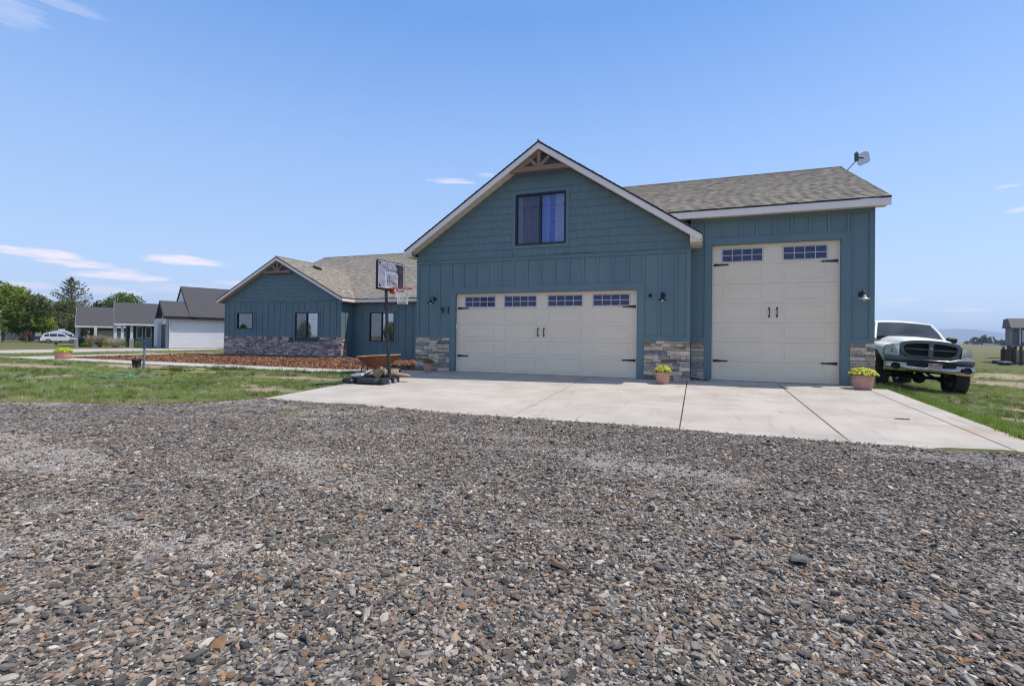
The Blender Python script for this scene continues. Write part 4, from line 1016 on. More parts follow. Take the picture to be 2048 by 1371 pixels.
mb.box(-.80, -.6, -.3, .3, .03, .09); mb.bbox(-.02, .12, -.36, -.07, .01, .15, .02); mb.bbox(-.02, .12, .07, .36, .01, .15, .02)
base = mb.build('base', PLB, t)
for wx, wy in ((.10, -.12), (.10, .12)):
    mb = MB(); T = Matrix.Translation((wx + .03, wy, .05)) @ Matrix.Rotation(rad(90), 4, 'X'); mb.lathe([(0,-.022),(.03,-.022),(.05,-.018),(.05,.018),(.03,.022),(0,.022)], 16, T=T); mb.build('wheel', mat('grey_wheel', (.45,.45,.47), None, 5, .5), t)
mb = MB(); mb.tube([(.06, 0, .04), (-.03, .0, 1.25), (-.07, 0, 1.95)], [.045, .045, .042], 10); mb.build('lower_pole', HOOPB, t)
mb = MB(); mb.tube([(-.068, 0, 1.90), (-.11, 0, 2.75)], .038, 10); mb.tube([(-.068,0,1.87),(-.07,0,1.93)], .052, 10); mb.build('upper_pole', HOOPB, t)
mb = MB(); mb.tube([(.0, -.06, .52), (-.62, -.30, .13)], .015, 8); mb.tube([(.0, .06, .52), (-.62, .30, .13)], .015, 8); mb.build('brace', HOOPB, t)
bc = Vector((-.02, .12, 2.70))      # backboard centre, faces +X
bd = bpy.data.objects.new('backboard_frame', None)
def board(mb, y0, y1, z0, z1, x0, x1, r=.05, c=(1,1,1)):
    P = []
    for cy, cz, a0 in ((y1-r, z1-r, 0), (y0+r, z1-r, 90), (y0+r, z0+r, 180), (y1-r, z0+r, 270)):
        for k in range(5): a = rad(a0 + k*22.5); P.append((x0, cy + math.cos(a)*r, cz + math.sin(a)*r))
    mb.prism(P, (x1-x0, 0, 0), c)
BW, BH = .535, .37
mb = MB(); board(mb, -BW, BW, -BH, BH, -.045, 0, .06); brd = mb.build('backboard', mat('board_frame_plastic', (.02,.022,.028), None, 6, .5), t); brd.location = bc; brd.rotation_euler = (0, 0, rad(-4))
mb = MB(); mb.box(.001, .004, -BW+.04, BW-.04, -BH+.06, BH-.03); mb.build('board_panel', mat('board_panel', (.035,.03,.05), (.07,.06,.09), 9, .2), brd)
mb = MB(); n = 40; Rb = .40; P = []
for i in range(n): 
    a = 2*math.pi*i/n; y, z = -.13 + math.cos(a)*Rb, .02 + math.sin(a)*Rb; y = min(max(y, -BW+.05), BW-.33 + .04*math.sin(z*40)); z = min(max(z, -BH+.07), BH-.04); P.append((.005, y, z))
mb.prism(P, (.001, 0, 0)); mb.build('ball_print', mat('ball_print_grey', (.34,.34,.44), (.26,.26,.36), 7, .3), brd)
mb = MB()
def arc(cy, cz, r, a0, a1, w=.012, x=.0066):
    q = [(x, cy + math.cos(a0+(a1-a0)*k/14)*r, cz + math.sin(a0+(a1-a0)*k/14)*r) for k in range(15)]
    V = []; 
    for k, p in enumerate(q):
        a = a0+(a1-a0)*k/14; V += [(x, p[1]-math.cos(a)*w/2, p[2]-math.sin(a)*w/2), (x, p[1]+math.cos(a)*w/2, p[2]+math.sin(a)*w/2)]
    mb.add(V, [(2*k, 2*k+1, 2*k+3, 2*k+2) for k in range(14)])
arc(-.55, -.30, .42, rad(-12), rad(62)); arc(.30, .33, .55, rad(190), rad(262)); arc(-.1, -.75, .62, rad(50), rad(110)); arc(.42, -.1, .50, rad(130), rad(225)); arc(-.75, .1, .62, rad(-20), rad(25)); arc(-.02, .9, .75, rad(225), rad(285))
for k in range(26):
    y = random.uniform(.02, .42); z = random.uniform(.0, .32); s = random.uniform(.008, .03); mb.add([(.0066, y, z), (.0066, y+s*1.4, z+s*.4), (.0066, y+s, z+s*1.6)], [(0,1,2)])
mb.build('ball_seams', HOOPB, brd, recalc=False)
mb = MB(); w = .009; X = (.007, .0095)
def frame(y0, y1, z0, z1, w):
    mb.box(*X, y0, y1, z0, z0+w); mb.box(*X, y0, y1, z1-w, z1); mb.box(*X, y0, y0+w, z0+w, z1-w); mb.box(*X, y1-w, y1, z0+w, z1-w)
frame(-BW+.035, BW-.035, -BH+.055, BH-.025, .014); frame(-.25, .25, -.29, .09, .018); frame(-.20, .20, -.25, .05, .012)
mb.build('painted_lines', mat('board_white', (.62,.72,.76), None, 5, .4), brd)
mb = MB(); mb.bbox(.01, .13, -.09, .09, -.43, -.30, .01); mb.build('rim_bracket', RED, brd)
mb = MB(); rc = Vector((.13 + .235, 0, -.31)); n = 28; P = [(rc.x + math.cos(2*math.pi*i/n)*.228, rc.y + math.sin(2*math.pi*i/n)*.228, rc.z) for i in range(n+1)]; mb.tube(P, .010, 6, cap=False)
for sg in (-1, 1): mb.tube([(.12, sg*.08, -.33), (.30, sg*.20, -.318)], .008, 6)
for k in range(12): a = 6.283*k/12; mb.tube([(rc.x + math.cos(a)*.228, rc.y + math.sin(a)*.228, rc.z), (rc.x + math.cos(a+.1)*.228, rc.y + math.sin(a+.1)*.228, rc.z-.025)], .004, 4)
mb.build('rim', RED, brd)
mb = MB(); lv = [(0, .228), (-.09, .20), (-.17, .165), (-.25, .135), (-.33, .125), (-.40, .13)]
for k in range(12):
    for i in range(5):
        for sg in (-1, 1):
            a0 = 6.283*(k + (.5 if i % 2 else 0))/12; a1 = a0 + sg*6.283/24
            mb.tube([(rc.x + math.cos(a0)*lv[i][1], rc.y + math.sin(a0)*lv[i][1], rc.z + lv[i][0]), (rc.x + math.cos(a1)*lv[i+1][1], rc.y + math.sin(a1)*lv[i+1][1], rc.z + lv[i+1][0])], .0045, 4, cap=False)
mb.build('net', NETM, brd)
mb = MB(); mb.tube([(-.105, 0, 2.62), (-.06, .12, 2.95)], .016, 6); mb.tube([(-.10, 0, 2.40), (-.06, .12, 2.62)], .016, 6); mb.build('lift_arm', HOOPB, t)

# sacks and logs weighing the base down
SACK = mat('grey_sack', (.34,.33,.31), (.50,.48,.45), 4, .6, .8, 18)
BARKW = mat('log_bark', (.20,.16,.12), (.33,.27,.20), 16, .9, 1.5, 40, stretch=(1,1,.3)); ENDW = mat('log_end_wood', (.42,.28,.14), (.30,.19,.09), 12, .8)
def sack(name, loc, L, W_, H, rz, label, seed, c=(1,1,1)):
    R = random.Random(seed); rings = []; n = 16
    for i in range(13):
        u = -1 + 2*i/12; k = max(.06, (1 - abs(u)**3.2))**.55; ring = []
        for j in range(n):
            a = 2*math.pi*j/n; y = math.cos(a)*W_/2*k*(1+.06*R.gauss(0,1)); z = max(0, H/2 + math.sin(a)*H/2*k*(1+.08*R.gauss(0,1))); ring.append((u*L/2, y, z))
        rings.append(ring)
    mb = MB(); mb.loft(rings, c); o = mb.build(name, SACK, None, loc, (0, 0, rz)); tag(o, label, 'sandbag'); return o
sack('sandbag', (bx0.x - .80, bx0.y - .02, bx0.z + .10), .56, .40, .13, rad(80), 'pale grey sack lying on the left end of the hoop base', 3)
sack('sandbag', (bx0.x - .50, bx0.y + .10, bx0.z + .13), .50, .30, .19, rad(75), 'upright grey sack on the hoop base behind the brace, left of the round log', 5, (.9,.9,.88))
def log(loc, r, L, rx, rz, label):
    t_ = thing('log', label, 'log', loc, rz, 'cut logs on the hoop base'); n = 18; R = random.Random(int(loc[0]*1000)); pr = [(r*R.uniform(.94, 1.05)) for _ in range(n)]
    mb = MB(); ring = lambda y: [(math.cos(2*math.pi*k/n)*pr[k], y, math.sin(2*math.pi*k/n)*pr[k] + r) for k in range(n)]
    mb.loft([ring(-L/2), ring(0), ring(L/2)], cap=False); mb.build('bark', BARKW, t_)
    for y in (-L/2, L/2): mb = MB(); mb.add([(math.cos(2*math.pi*k/n)*pr[k]*.97, y*1.0, math.sin(2*math.pi*k/n)*pr[k]*.97 + r) for k in range(n)], [tuple(range(n))]); mb.build('cut_end', ENDW, t_)
    return t_
log((bx0.x - .28, bx0.y + .05, bx0.z + .14), .125, .42, 0, rad(22), 'round cut log showing its brown end on the hoop base')
log((bx0.x - .08, bx0.y + .22, bx0.z + .14), .095, .40, 0, rad(-35), 'smaller pale split log behind the hoop pole')
mb = MB(); mb.bbox(-.28, .28, -.07, .07, 0, .07, .012); o = mb.build('firewood', mat('pale_firewood', (.50,.36,.22), (.34,.22,.13), 10, .85, 1, 30, stretch=(.3,1,1)), None, (bx0.x + .10, bx0.y + .34, bx0.z + .17), (rad(6), rad(10), rad(30))); tag(o, 'pale split stick poking out right of the hoop pole', 'firewood')

# wheelbarrow
RUST = mat('rusty_tray', (.33,.10,.035), (.19,.055,.02), 7, .75, .8, 40, ramp=(.3,.7)); RUSTI = mat('worn_tray_inside', (.42,.24,.11), (.50,.42,.30), 5, .7, .5, 40)
wp = Vector((-1.30, -2.05, -.06)); wa = math.atan2(CR.y, CR.x) - rad(4)
t = thing('wheelbarrow', 'rusty orange wheelbarrow standing behind the hoop base', 'wheelbarrow', wp, wa)
mb = MB()
top = [(-.50,-.33,.55),(.24,-.36,.60),(.56,-.24,.61),(.56,.24,.61),(.24,.36,.60),(-.50,.33,.55)]; bot = [(-.24,-.19,.29),(.02,-.19,.20),(.17,-.13,.21),(.17,.13,.21),(.02,.19,.20),(-.24,.19,.29)]
mb.add(top + bot, [(i, (i+1)%6, 6+(i+1)%6, 6+i) for i in range(6)] + [(6,7,8,9,10,11)]); tray = mb.build('tray', [RUST], t, recalc=False); sm_ = tray.modifiers.new('t', 'SOLIDIFY'); sm_.thickness = .006
mb = MB(); mb.tube(top + [top[0]], .013, 6, cap=False, sm=False); mb.build('rolled_edge', RUSTI, t)
mb = MB()
for sg in (-1, 1): mb.tube([(-1.05, sg*.30, .50), (-.35, sg*.22, .335), (.30, sg*.12, .24), (.62, sg*.06, .20)], .021, 8)
mb.build('handle', mat('weathered_ash', (.27,.19,.15), (.20,.14,.11), 12, .85), t)
mb = MB()
for sg in (-1, 1): mb.tube([(-.36, sg*.22, .34), (-.42, sg*.24, .015), (-.24, sg*.24, .015), (-.02, sg*.16, .29)], .014, 7)
mb.tube([(-.42,-.24,.06),(-.42,.24,.06)], .010, 6); mb.build('leg', HOOPB, t)
mb = MB(); T = Matrix.Translation((.44, .12, .17)) @ Matrix.Rotation(rad(90), 4, 'X') @ Matrix.Scale(.88, 4); mb.lathe([(.10,-.03),(.155,-.045),(.185,-.03),(.19,0),(.185,.03),(.155,.045),(.10,.03)], 24, T=T); wh = mb.build('wheel', mat('tyre_rubber', (.028,.027,.027), (.055,.05,.044), 14, .85), t)
mb = MB(); mb.lathe([(0,-.02),(.10,-.028),(.105,0),(.10,.028),(0,.02)], 18, T=T); mb.build('rim', RUST, wh)

# standpipe, stump, hoses, rubble in the lawn
gzz = ground_z
t = thing('water_standpipe', 'thin blue-topped metal standpipe rising from the lawn', 'standpipe', (-9.64, -2.93, gzz(-9.64, -2.93)))
mb = MB(); mb.tube([(0,0,-.1),(0,0,.78)], .028, 10); mb.build('pipe', mat('galvanised_post', (.28,.32,.38), (.20,.23,.28), 8, .5, metal=.3), t)
mb = MB(); mb.tube([(0,0,.74),(0,0,.98)], .038, 10); mb.tube([(-.07,0,.93),(.07,0,.95)], .018, 8); mb.build('cap', mat('blue_cap', (.05,.10,.34), None, 5, .4), t)
mb = MB(); mb.tube([(-.03,.02,.72),(-.07,.03,.5),(-.10,.02,.3),(-.06,.0,.1)], .008, 6); mb.build('drain_tube', HOOPB, t)
t = thing('faucet_cover', 'squat black valve cover wrapped in dry grass left of the standpipe', 'valve cover', (-11.08, -2.26, gzz(-11.08, -2.26)))
mb = MB(); mb.lathe([(.10,0),(.12,.1),(.13,.24),(.15,.27),(.15,.33),(.06,.36),(0,.37)], 12); mb.tube([(-.2,0,.31),(.18,0,.34)], .03, 6); mb.build('cover', mat('black_bucket', (.02,.02,.022), (.05,.045,.04), 6, .6), t)
mb = MB(); R = random.Random(5)
for _ in range(70):
    a = R.uniform(0, 6.283); r = R.uniform(.08, .22); x, y = math.cos(a)*r, math.sin(a)*r; l = R.uniform(.1, .25); mb.add([(x-.008,y,0),(x+.008,y,0),(x*1.5+R.gauss(0,.05), y*1.5+R.gauss(0,.05), l)], [(0,1,2)], lerp3((.35,.30,.2),(.5,.45,.33),R.random()))
mb.build('dry_grass', FLOW, t, recalc=False)
def hose(name, P, r, m_, label, cat):
    mb = MB(); Q = []
    for i in range(len(P) - 1):
        a, b, c, d = [Vector((*p, 0)) for p in (P[max(i-1,0)], P[i], P[i+1], P[min(i+2, len(P)-1)])]
        for k in range(6): u = k/6; q = .5*((2*b) + (c-a)*u + (2*a-5*b+4*c-d)*u*u + (3*b-a-3*c+d)*u**3); Q.append((q.x, q.y, gzz(q.x, q.y) + .035 + .02*math.sin(i*1.7+u)))
    mb.tube(Q, r, 6); o = mb.build(name, m_); tag(o, label, cat); return o
R = random.Random(9)
hose('garden_hose', [(-8.6 + math.cos(k*.9)*(.55 + .05*k % .3) + R.gauss(0,.06), -4.45 + math.sin(k*.9)*.28 + R.gauss(0,.04)) for k in range(22)] + [(-7.9,-4.2),(-7.2,-4.05)], .016, mat('green_hose', (.10,.36,.30), (.16,.46,.40), 6, .4), 'loose coil of pale green garden hose lying in the lawn', 'hose')
hose('yellow_hose', [(-9.4,-2.95),(-9.0,-3.0),(-8.6,-2.8),(-8.2,-2.7),(-7.8,-2.85),(-7.3,-2.6),(-7.0,-2.35),(-7.5,-2.3),(-8.1,-2.5)], .016, mat('yellow_hose', (.62,.60,.08), None, 6, .5), 'yellow hose snaking through grass right of the standpipe', 'hose')
hose('black_hose', [(-1.25,-3.62),(-1.55,-3.75),(-1.9,-3.78),(-2.3,-3.72),(-2.6,-3.9)], .02, mat('black_rubber_hose', (.012,.012,.013), None, 6, .5), 'short black hose leaving the hoop base into the grass', 'hose')
def rock(loc, s, label, m_, seed, sq=.6, nm='rock', cat='rock', grp=None):
    R = random.Random(seed); import bmesh
    b = bmesh.new(); bmesh.ops.create_icosphere(b, subdivisions=2, radius=1)
    for v in b.verts: k = 1 + .28*mnoise.noise(v.co*1.3 + Vector((seed,0,0))); v.co = Vector((v.co.x*k*s, v.co.y*k*s*.8, v.co.z*k*s*sq))
    me = bpy.data.meshes.new(nm); b.to_mesh(me); b.free(); me.materials.append(m_); o = bpy.data.objects.new(nm, me); COL.objects.link(o); o.location = loc; tag(o, label, cat, grp); return o
RK = mat('brown_rock', (.21,.14,.10), (.13,.09,.07), 6, .9, 1.5, 20)
rock((-7.9, -1.62, gzz(-7.9,-1.6)+.02), .17, 'dark brown rock in the grass beside the front walk', RK, 3)
rock((-6.85, -2.72, gzz(-6.85,-2.7)), .16, 'reddish dirt clod at the edge of a bare patch in the lawn', mat('dirt_clod', (.26,.17,.12), None, 8, .95, 1.2, 20), 5, .5, 'dirt_clod', 'dirt clod')
t = thing('leaf_litter', 'small heap of dark debris and a pale scrap at the foot of the stone between the doors', 'debris', (7.0, .30, .002))
mb = MB(); R = random.Random(8)
for k in range(40):
    x, y = R.uniform(-.14, .42), R.uniform(-.12, .22); s = R.uniform(.02, .05); c = R.choice([(.05,.04,.035),(.12,.09,.07),(.20,.16,.13),(.03,.03,.03)]); z = R.uniform(0, .04)
    mb.add([(x,y,z),(x+s*1.6,y+s*.2,z+R.uniform(0,.02)),(x+s*1.3,y+s,z+R.uniform(0,.03)),(x,y+s,z)], [(0,1,2,3)], c)
mb.build('dry_leaves', FLOW, t, recalc=False); mb = MB(); mb.bbox(.30, .42, -.09, .0, .0, .045, .012); mb.build('pale_scrap', mat('pale_scrap', (.42,.43,.46), None, 12, .7, 1, 30), t)

# ------------------------------------------------------------------ pickup truck
PW = mat('white_car_paint', (.90,.90,.90), (.86,.86,.86), 3, .35, spec=.4, coat=.3)
PG = mat('grey_lower_paint', (.135,.132,.150), (.11,.108,.125), 3, .35, coat=.3)
CHR = mat('worn_chrome', (.55,.53,.50), (.42,.39,.36), 3, .16, metal=1.0)
DKP = mat('black_plastic', (.012,.012,.014), None, 8, .55)
TYR = MATS['tyre_rubber']; GLS = mat('car_glass', (.02,.03,.045), (.03,.04,.055), 2, .05, spec=.9, coat=.5)
LENS = mat('hazed_headlight', (.95,.93,.86), (.66,.64,.58), 9, .28, metal=.55, spec=.6, coat=.6)
trk = thing('pickup_truck', 'white lifted pickup truck with grey grille and chrome bumper parked beside the house', 'pickup truck', (12.94, 3.15, -.37))
trk.rotation_euler = (0, .066, rad(1.2)); trk.scale = (1, 1, 1.06)
def sym(h): return h + [(-x, z) for x, z in reversed(h) if x != 0]
mb = MB()       # body below the glass: stations front to back, half profile from sill up to hood centre
ST = [(.25, [(.84,.78),(.90,.92),(.91,1.10),(.84,1.20),(.70,1.215),(.66,1.235),(.64,1.30),(.50,1.375),(.25,1.40),(0,1.405)]),
      (.35, [(.93,.80),(.97,.95),(.985,1.12),(.93,1.225),(.78,1.25),(.70,1.265),(.665,1.33),(.52,1.425),(.25,1.445),(0,1.45)]),
      (.75, [(.98,.85),(1.01,.98),(1.01,1.16),(.96,1.265),(.80,1.29),(.72,1.30),(.69,1.355),(.54,1.47),(.25,1.495),(0,1.50)]),
      (1.25,[(.99,.80),(1.01,.96),(1.01,1.18),(.97,1.29),(.82,1.32),(.74,1.33),(.70,1.42),(.55,1.50),(.25,1.525),(0,1.53)]),
      (1.55,[(.99,.70),(1.01,.9),(1.01,1.20),(.98,1.31),(.86,1.37),(.78,1.42),(.72,1.45),(.55,1.51),(.25,1.53),(0,1.535)]),
      (1.80,[(.99,.62),(1.01,.9),(1.01,1.22),(.97,1.36),(.86,1.40),(.7,1.41),(.6,1.41),(.5,1.41),(.25,1.41),(0,1.41)]),
      (3.6, [(.99,.62),(1.01,.9),(1.01,1.22),(.97,1.37),(.86,1.41),(.7,1.41),(.6,1.41),(.5,1.41),(.25,1.41),(0,1.41)]),
      (5.6, [(.98,.70),(1.0,.9),(1.0,1.22),(.98,1.38),(.92,1.41),(.7,1.41),(.6,1.41),(.5,1.41),(.25,1.41),(0,1.41)])]
mb.loft([[(x, y, z) for x, z in sym(h)] for y, h in ST], closed=True)
body = mb.build('body', PW, trk)
XC = [-1, -.6, -.2, .2, .6, 1]
WB = [Vector((.84*u, 1.47 + .07*u*u, 1.51 - .03*u*u)) for u in XC]; WT = [Vector((.67*u, 2.02 + .06*u*u, 1.935 - .03*u*u)) for u in XC]
mb = MB()       # roof skin and rear of the cab
RS = [[Vector((.67*u, 2.02 + .06*u*u, 1.935 - .03*u*u)) for u in XC]] + [[Vector((w_*u, y, z - .05*u*u)) for u in XC] for y, z, w_ in ((2.2, 1.99, .70), (2.6, 2.03, .72), (3.3, 2.03, .72), (3.85, 1.98, .71))] + [[Vector((.84*u, 4.10, 1.42)) for u in XC]]
mb.loft(RS, closed=False, cap=False)
for sg in (-1, 1):
    P = [(sg*.905, 1.62, 1.40), (sg*.735, 2.10, 1.90), (sg*.70, 2.3, 1.94), (sg*.72, 3.3, 1.98), (sg*.71, 3.85, 1.93), (sg*.84, 4.10, 1.42), (sg*.905, 3.9, 1.38)]
    mb.add(P, [tuple(range(7))]); mb.tube([(sg*.88, 1.50, 1.42), (sg*.80, 1.76, 1.68), (sg*.705, 2.06, 1.905), (sg*.70, 2.25, 1.94)], [.045, .04, .04, .03], 8)
mb.tube([p + Vector((0, .0, .008)) for p in WT], .018, 6); mb.build('cab_roof', PW, trk)
mb = MB(); mb.loft([WB, [a_.lerp(b_, .5) + Vector((0, -.015, .02)) for a_, b_ in zip(WB, WT)], WT], closed=False, cap=False); mb.build('windshield', mat('windshield_glass', (.05,.065,.09), (.09,.105,.13), 1.6, .02, spec=.0), trk)
mb = MB(); mb.box(-.80, .80, 1.42, 1.52, 1.42, 1.50); mb.build('cowl', DKP, trk)
for sg in (-1, 1):
    mb = MB(); P = [(sg*.895,1.85,1.44),(sg*.895,2.75,1.44),(sg*.745,2.75,1.91),(sg*.745,2.24,1.90)]; mb.prism([Vector(p) + Vector((sg*.014,0,.004)) for p in P], (sg*.006,0,.002)); mb.build('side_window', GLS, trk)
mb = MB()
mb.tube([(-.80,1.46,1.50),(-.35,1.43,1.55),(.0,1.44,1.55)], .011, 6); mb.tube([(.0,1.45,1.545),(.42,1.44,1.55),(.80,1.47,1.50)], .011, 6); mb.build('wiper', DKP, trk)
mb = MB(); mb.bbox(-.03, .03, 1.93, 1.95, 1.83, 1.87, .005); mb.build('mirror_mount', DKP, trk)
# grille
mb = MB(); yq = .12
def yf(x): return .10 + .09*(abs(x)/.9)**2.2
gout = [(-.62,1.035),(-.69,1.12),(-.70,1.26),(-.64,1.345),(-.42,1.392),(-.20,1.41),(0,1.415),(.20,1.41),(.42,1.392),(.64,1.345),(.70,1.26),(.69,1.12),(.62,1.035),(.46,.955),(-.46,.955)]
gin = [(-.57,1.075),(-.60,1.14),(-.605,1.235),(-.56,1.285),(-.38,1.315),(-.18,1.33),(0,1.335),(.18,1.33),(.38,1.315),(.56,1.285),(.605,1.235),(.60,1.14),(.57,1.075),(.44,1.005),(-.44,1.005)]
n = len(gout); V = []; 
for off, L_ in ((0, gout), (0, gin)): V += [(x, yf(x) - (.045 if L_ is gin else .035), z) for x, z in L_]
V += [(x, yf(x)+.10, z) for x, z in gout] + [(x, yf(x)+.06, z) for x, z in gin]
F = [(i,(i+1)%n,n+(i+1)%n,n+i) for i in range(n)] + [(i,2*n+i,2*n+(i+1)%n,(i+1)%n) for i in range(n)] + [(n+i,n+(i+1)%n,3*n+(i+1)%n,3*n+i) for i in range(n)]
mb.add(V, F); 
mb.box(-.055, .055, yf(0)-.05, yf(0)+.02, .975, 1.335)
for sg in (-1, 1):
    q = [(sg*x, yf(x)-.045, 1.165+.004) for x in (.05,.2,.4,.575)]; mb.tube(q, .018, 6)
grl = mb.build('grille', PG, trk)
mb = MB(); mb.add([(x, yf(x)+.05, z) for x, z in gin], [tuple(range(n))])
for k in range(9):
    z = 1.0 + k*.037; mb.box(-.55, .55, .135, .15, z, z+.008)
mb.build('grille_mesh', DKP, grl)
mb = MB(); P = [(0,-.04),(.022,-.016),(.034,.014),(.022,.034),(.01,.022),(0,.034),(-.01,.022),(-.022,.034),(-.034,.014),(-.022,-.016)]
mb.prism([(x, yf(0)-.062, 1.20+z) for x, z in P], (0,.012,0)); mb.build('emblem', mat('emblem_silver', (.5,.45,.35), None, 5, .3, metal=.8), grl)
# headlights
for sg in (-1, 1):
    mb = MB(); P = [(sg*.705,.975),(sg*.71,1.27),(sg*.84,1.265),(sg*.95,1.235),(sg*1.002,1.15),(sg*1.002,.985)]
    fr = [(x, .10 + .11*max(0,(abs(x)-.70)/.25)**2.0, z) for x, z in P]; bk = [(x, .50 if abs(x) > .9 else .32, z) for x, z in P]
    mb.loft([fr, bk], sm=False); h = mb.build('headlight', LENS, trk); mb = MB(); q_ = Vector((sg*.85, 0, 1.12)); mb.loft([[tuple(Vector(v_) + (Vector(v_) - q_)*Vector((1,0,1))*.07 + Vector((0, .03, 0))) for v_ in fr], [tuple(Vector(v_) + (Vector(v_) - q_)*Vector((1,0,1))*.07 + Vector((0, .05, 0))) for v_ in fr]], sm=False); mb.build('lens_gap', DKP, h)  # black plate behind the lens draws the dark gap around it
    for dx in (.79, .895):
        mb = MB(); mb.lathe([(0,.0),(.048,.0),(.054,-.006),(.06,.004)], 18, T=Matrix.Translation((sg*dx, .094 + .11*max(0,(dx-.70)/.25)**2, 1.10)) @ Matrix.Rotation(rad(90), 4, 'X')); mb.build('reflector', mat('lamp_reflector', (.62,.60,.53), (.45,.43,.38), 12, .25, metal=.4), h)
# bumper: painted upper cover, chrome lower bar with fog openings
xsB = [-1.01,-.96,-.80,-.62,-.42,-.2,0,.2,.42,.62,.80,.96,1.01]
def bar(mb, zt, zb, dy, th=.10, xs=xsB):
    rings = []
    for x in xs:
        y = -.04 + .02 + .16*(abs(x)/1.01)**2.6 + dy; a, b = zt(x), zb(x); rings.append([(x, y, a-.01), (x, y-.035, a-.03), (x, y-.045, (a+b)/2), (x, y-.03, b+.03), (x, y, b), (x, y+th, b), (x, y+th, a)])
    mb.loft(rings)
mb = MB(); bar(mb, lambda x: .985 - (.05 if abs(x) < .5 else 0), lambda x: .825 + (.035 if abs(x) < .55 else 0), .01); mb.build('bumper_cover', PG, trk)
mb = MB()
for sg in (-1, 1): bar(mb, lambda x: .825, lambda x: .565, .0, xs=[sg*q for q in ((.56,.62,.70,.80,.90,.97,1.005) if sg > 0 else (1.005,.97,.90,.80,.70,.62,.56))])
bar(mb, lambda x: .735 + .05*smooth(.45,.62,abs(x)), lambda x: .585, -.01, xs=[-.64,-.5,-.3,0,.3,.5,.64]); bmp = mb.build('bumper', CHR, trk)
for sg in (-1, 1):
    mb = MB(); mb.lathe([(0,.0),(.080,.0),(.088,.03)], 24, T=Matrix.Translation((sg*.80, -.04+.02+.16*(.80/1.01)**2.6 - .066, .70)) @ Matrix.Rotation(sg*rad(14), 4, 'Z') @ Matrix.Scale(1.25, 4, (1,0,0)) @ Matrix.Rotation(rad(90), 4, 'X')); mb.build('fog_opening', DKP, bmp)
mb = MB(); mb.box(-.6, .6, .0, .06, .74, .86); mb.build('air_intake', DKP, trk)
# number plate
mb = MB(); mb.bbox(-.152, .152, -.088, -.080, -.076, .076, .003); pl = mb.build('number_plate', mat('plate_white', (.62,.60,.62), (.55,.53,.58), 10, .4), trk); pl.location = (.07, 0, .745)
mb = MB(); mb.box(-.146, .146, -.0900, -.0885, .028, .070); mb.build('plate_band', mat('plate_red', (.55,.03,.05), None, 5, .4), pl)
me = text_mesh('2W 83022', .082, .001); me.materials.append(mat('plate_ink', (.02,.03,.10), None, 5, .5)); o = bpy.data.objects.new('plate_number', me); COL.objects.link(o); o.parent = pl; o.location = (0, -.0895, -.022); o.rotation_euler = (rad(90), 0, 0); o.scale = (.80, 1, 1)
me = text_mesh('IDAHO', .036, .0008); me.materials.append(mat('plate_ink2', (.75,.7,.7), None, 5, .5)); o = bpy.data.objects.new('plate_state', me); COL.objects.link(o); o.parent = pl; o.location = (0, -.091, .049); o.rotation_euler = (rad(90), 0, 0)
# mirrors
for sg in (-1, 1):
    mb = MB(); mb.bbox(-.13, .13, -.05, .07, -.07, .09, .035); mb.tube([(-.13*sg, 0, -.02), (-.30*sg, .05, -.05)], .025, 8); o = mb.build('door_mirror', DKP, trk); o.location = (sg*1.22, 1.95, 1.50)
# wheels, axle, underside
def wheel(parent, x, y, r, w, spoke=True, nm='wheel', rimc=None):
    mb = MB(); T = Matrix.Translation((x, y, r)) @ Matrix.Rotation(rad(90), 4, 'Y')
    mb.lathe([(r*.58,-w*.42),(r*.72,-w*.5),(r*.93,-w*.5),(r*.985,-w*.40),(r,-w*.2),(r,w*.2),(r*.985,w*.40),(r*.93,w*.5),(r*.72,w*.5),(r*.58,w*.42)], 40, T=T)
    if r > .4:
        for k in range(30):
            a = 2*math.pi*k/30
            for s_, o_ in ((-1, 0), (1, .5)):
                q = a + o_*2*math.pi/30; TT = Matrix.Translation((x, y, r)) @ Matrix.Rotation(q, 4, 'X'); mb.box(s_*w*.27-w*.19, s_*w*.27+w*.19, -.028, .028, r*.99, r*1.03, T=TT)
            TT = Matrix.Translation((x, y, r)) @ Matrix.Rotation(a+.06, 4, 'X'); mb.box(-w*.09, w*.09, -.02, .02, r*.99, r*1.025, T=TT)
    wl_ = mb.build(nm, TYR, parent)
    mb = MB(); mb.lathe([(0,w*.30),(r*.2,w*.34),(r*.25,w*.26),(r*.5,w*.22),(r*.58,w*.42),(r*.6,w*.42)], 24, T=T); mb.lathe([(0,-w*.30),(r*.2,-w*.34),(r*.25,-w*.26),(r*.5,-w*.22),(r*.58,-w*.42),(r*.6,-w*.42)], 24, T=T)
    mb.build('wheel_rim', rimc or mat('alloy_rim', (.30,.30,.31), (.16,.16,.17), 10, .35, metal=.7), wl_); return wl_
for sx_ in (-1, 1):
    wheel(trk, sx_*.93, .90, .46, .33); wheel(trk, sx_*.93, 4.50, .46, .33)
mb = MB(); mb.tube([(-.8,.98,.42),(.8,.98,.42)], .045, 8); mb.lathe([(0,-.16),(.09,-.13),(.15,-.04),(.15,.05),(.08,.13),(0,.16)], 14, T=Matrix.Translation((.12,.98,.40)) @ Matrix.Rotation(rad(90), 4, 'X')); mb.tube([(-.8,4.55,.42),(.8,4.55,.42)], .05, 8)
mb.lathe([(0,-.17),(.10,-.13),(.16,-.04),(.16,.05),(.09,.13),(0,.17)], 14, T=Matrix.Translation((.0,4.55,.42)) @ Matrix.Rotation(rad(90), 4, 'X'))
for sg in (-1, 1): mb.tube([(sg*.62,.98,.36),(sg*.60,2.1,.58)], .03, 6); mb.tube([(sg*.5,.25,.66),(sg*.5,5.2,.72)], .07, 6)
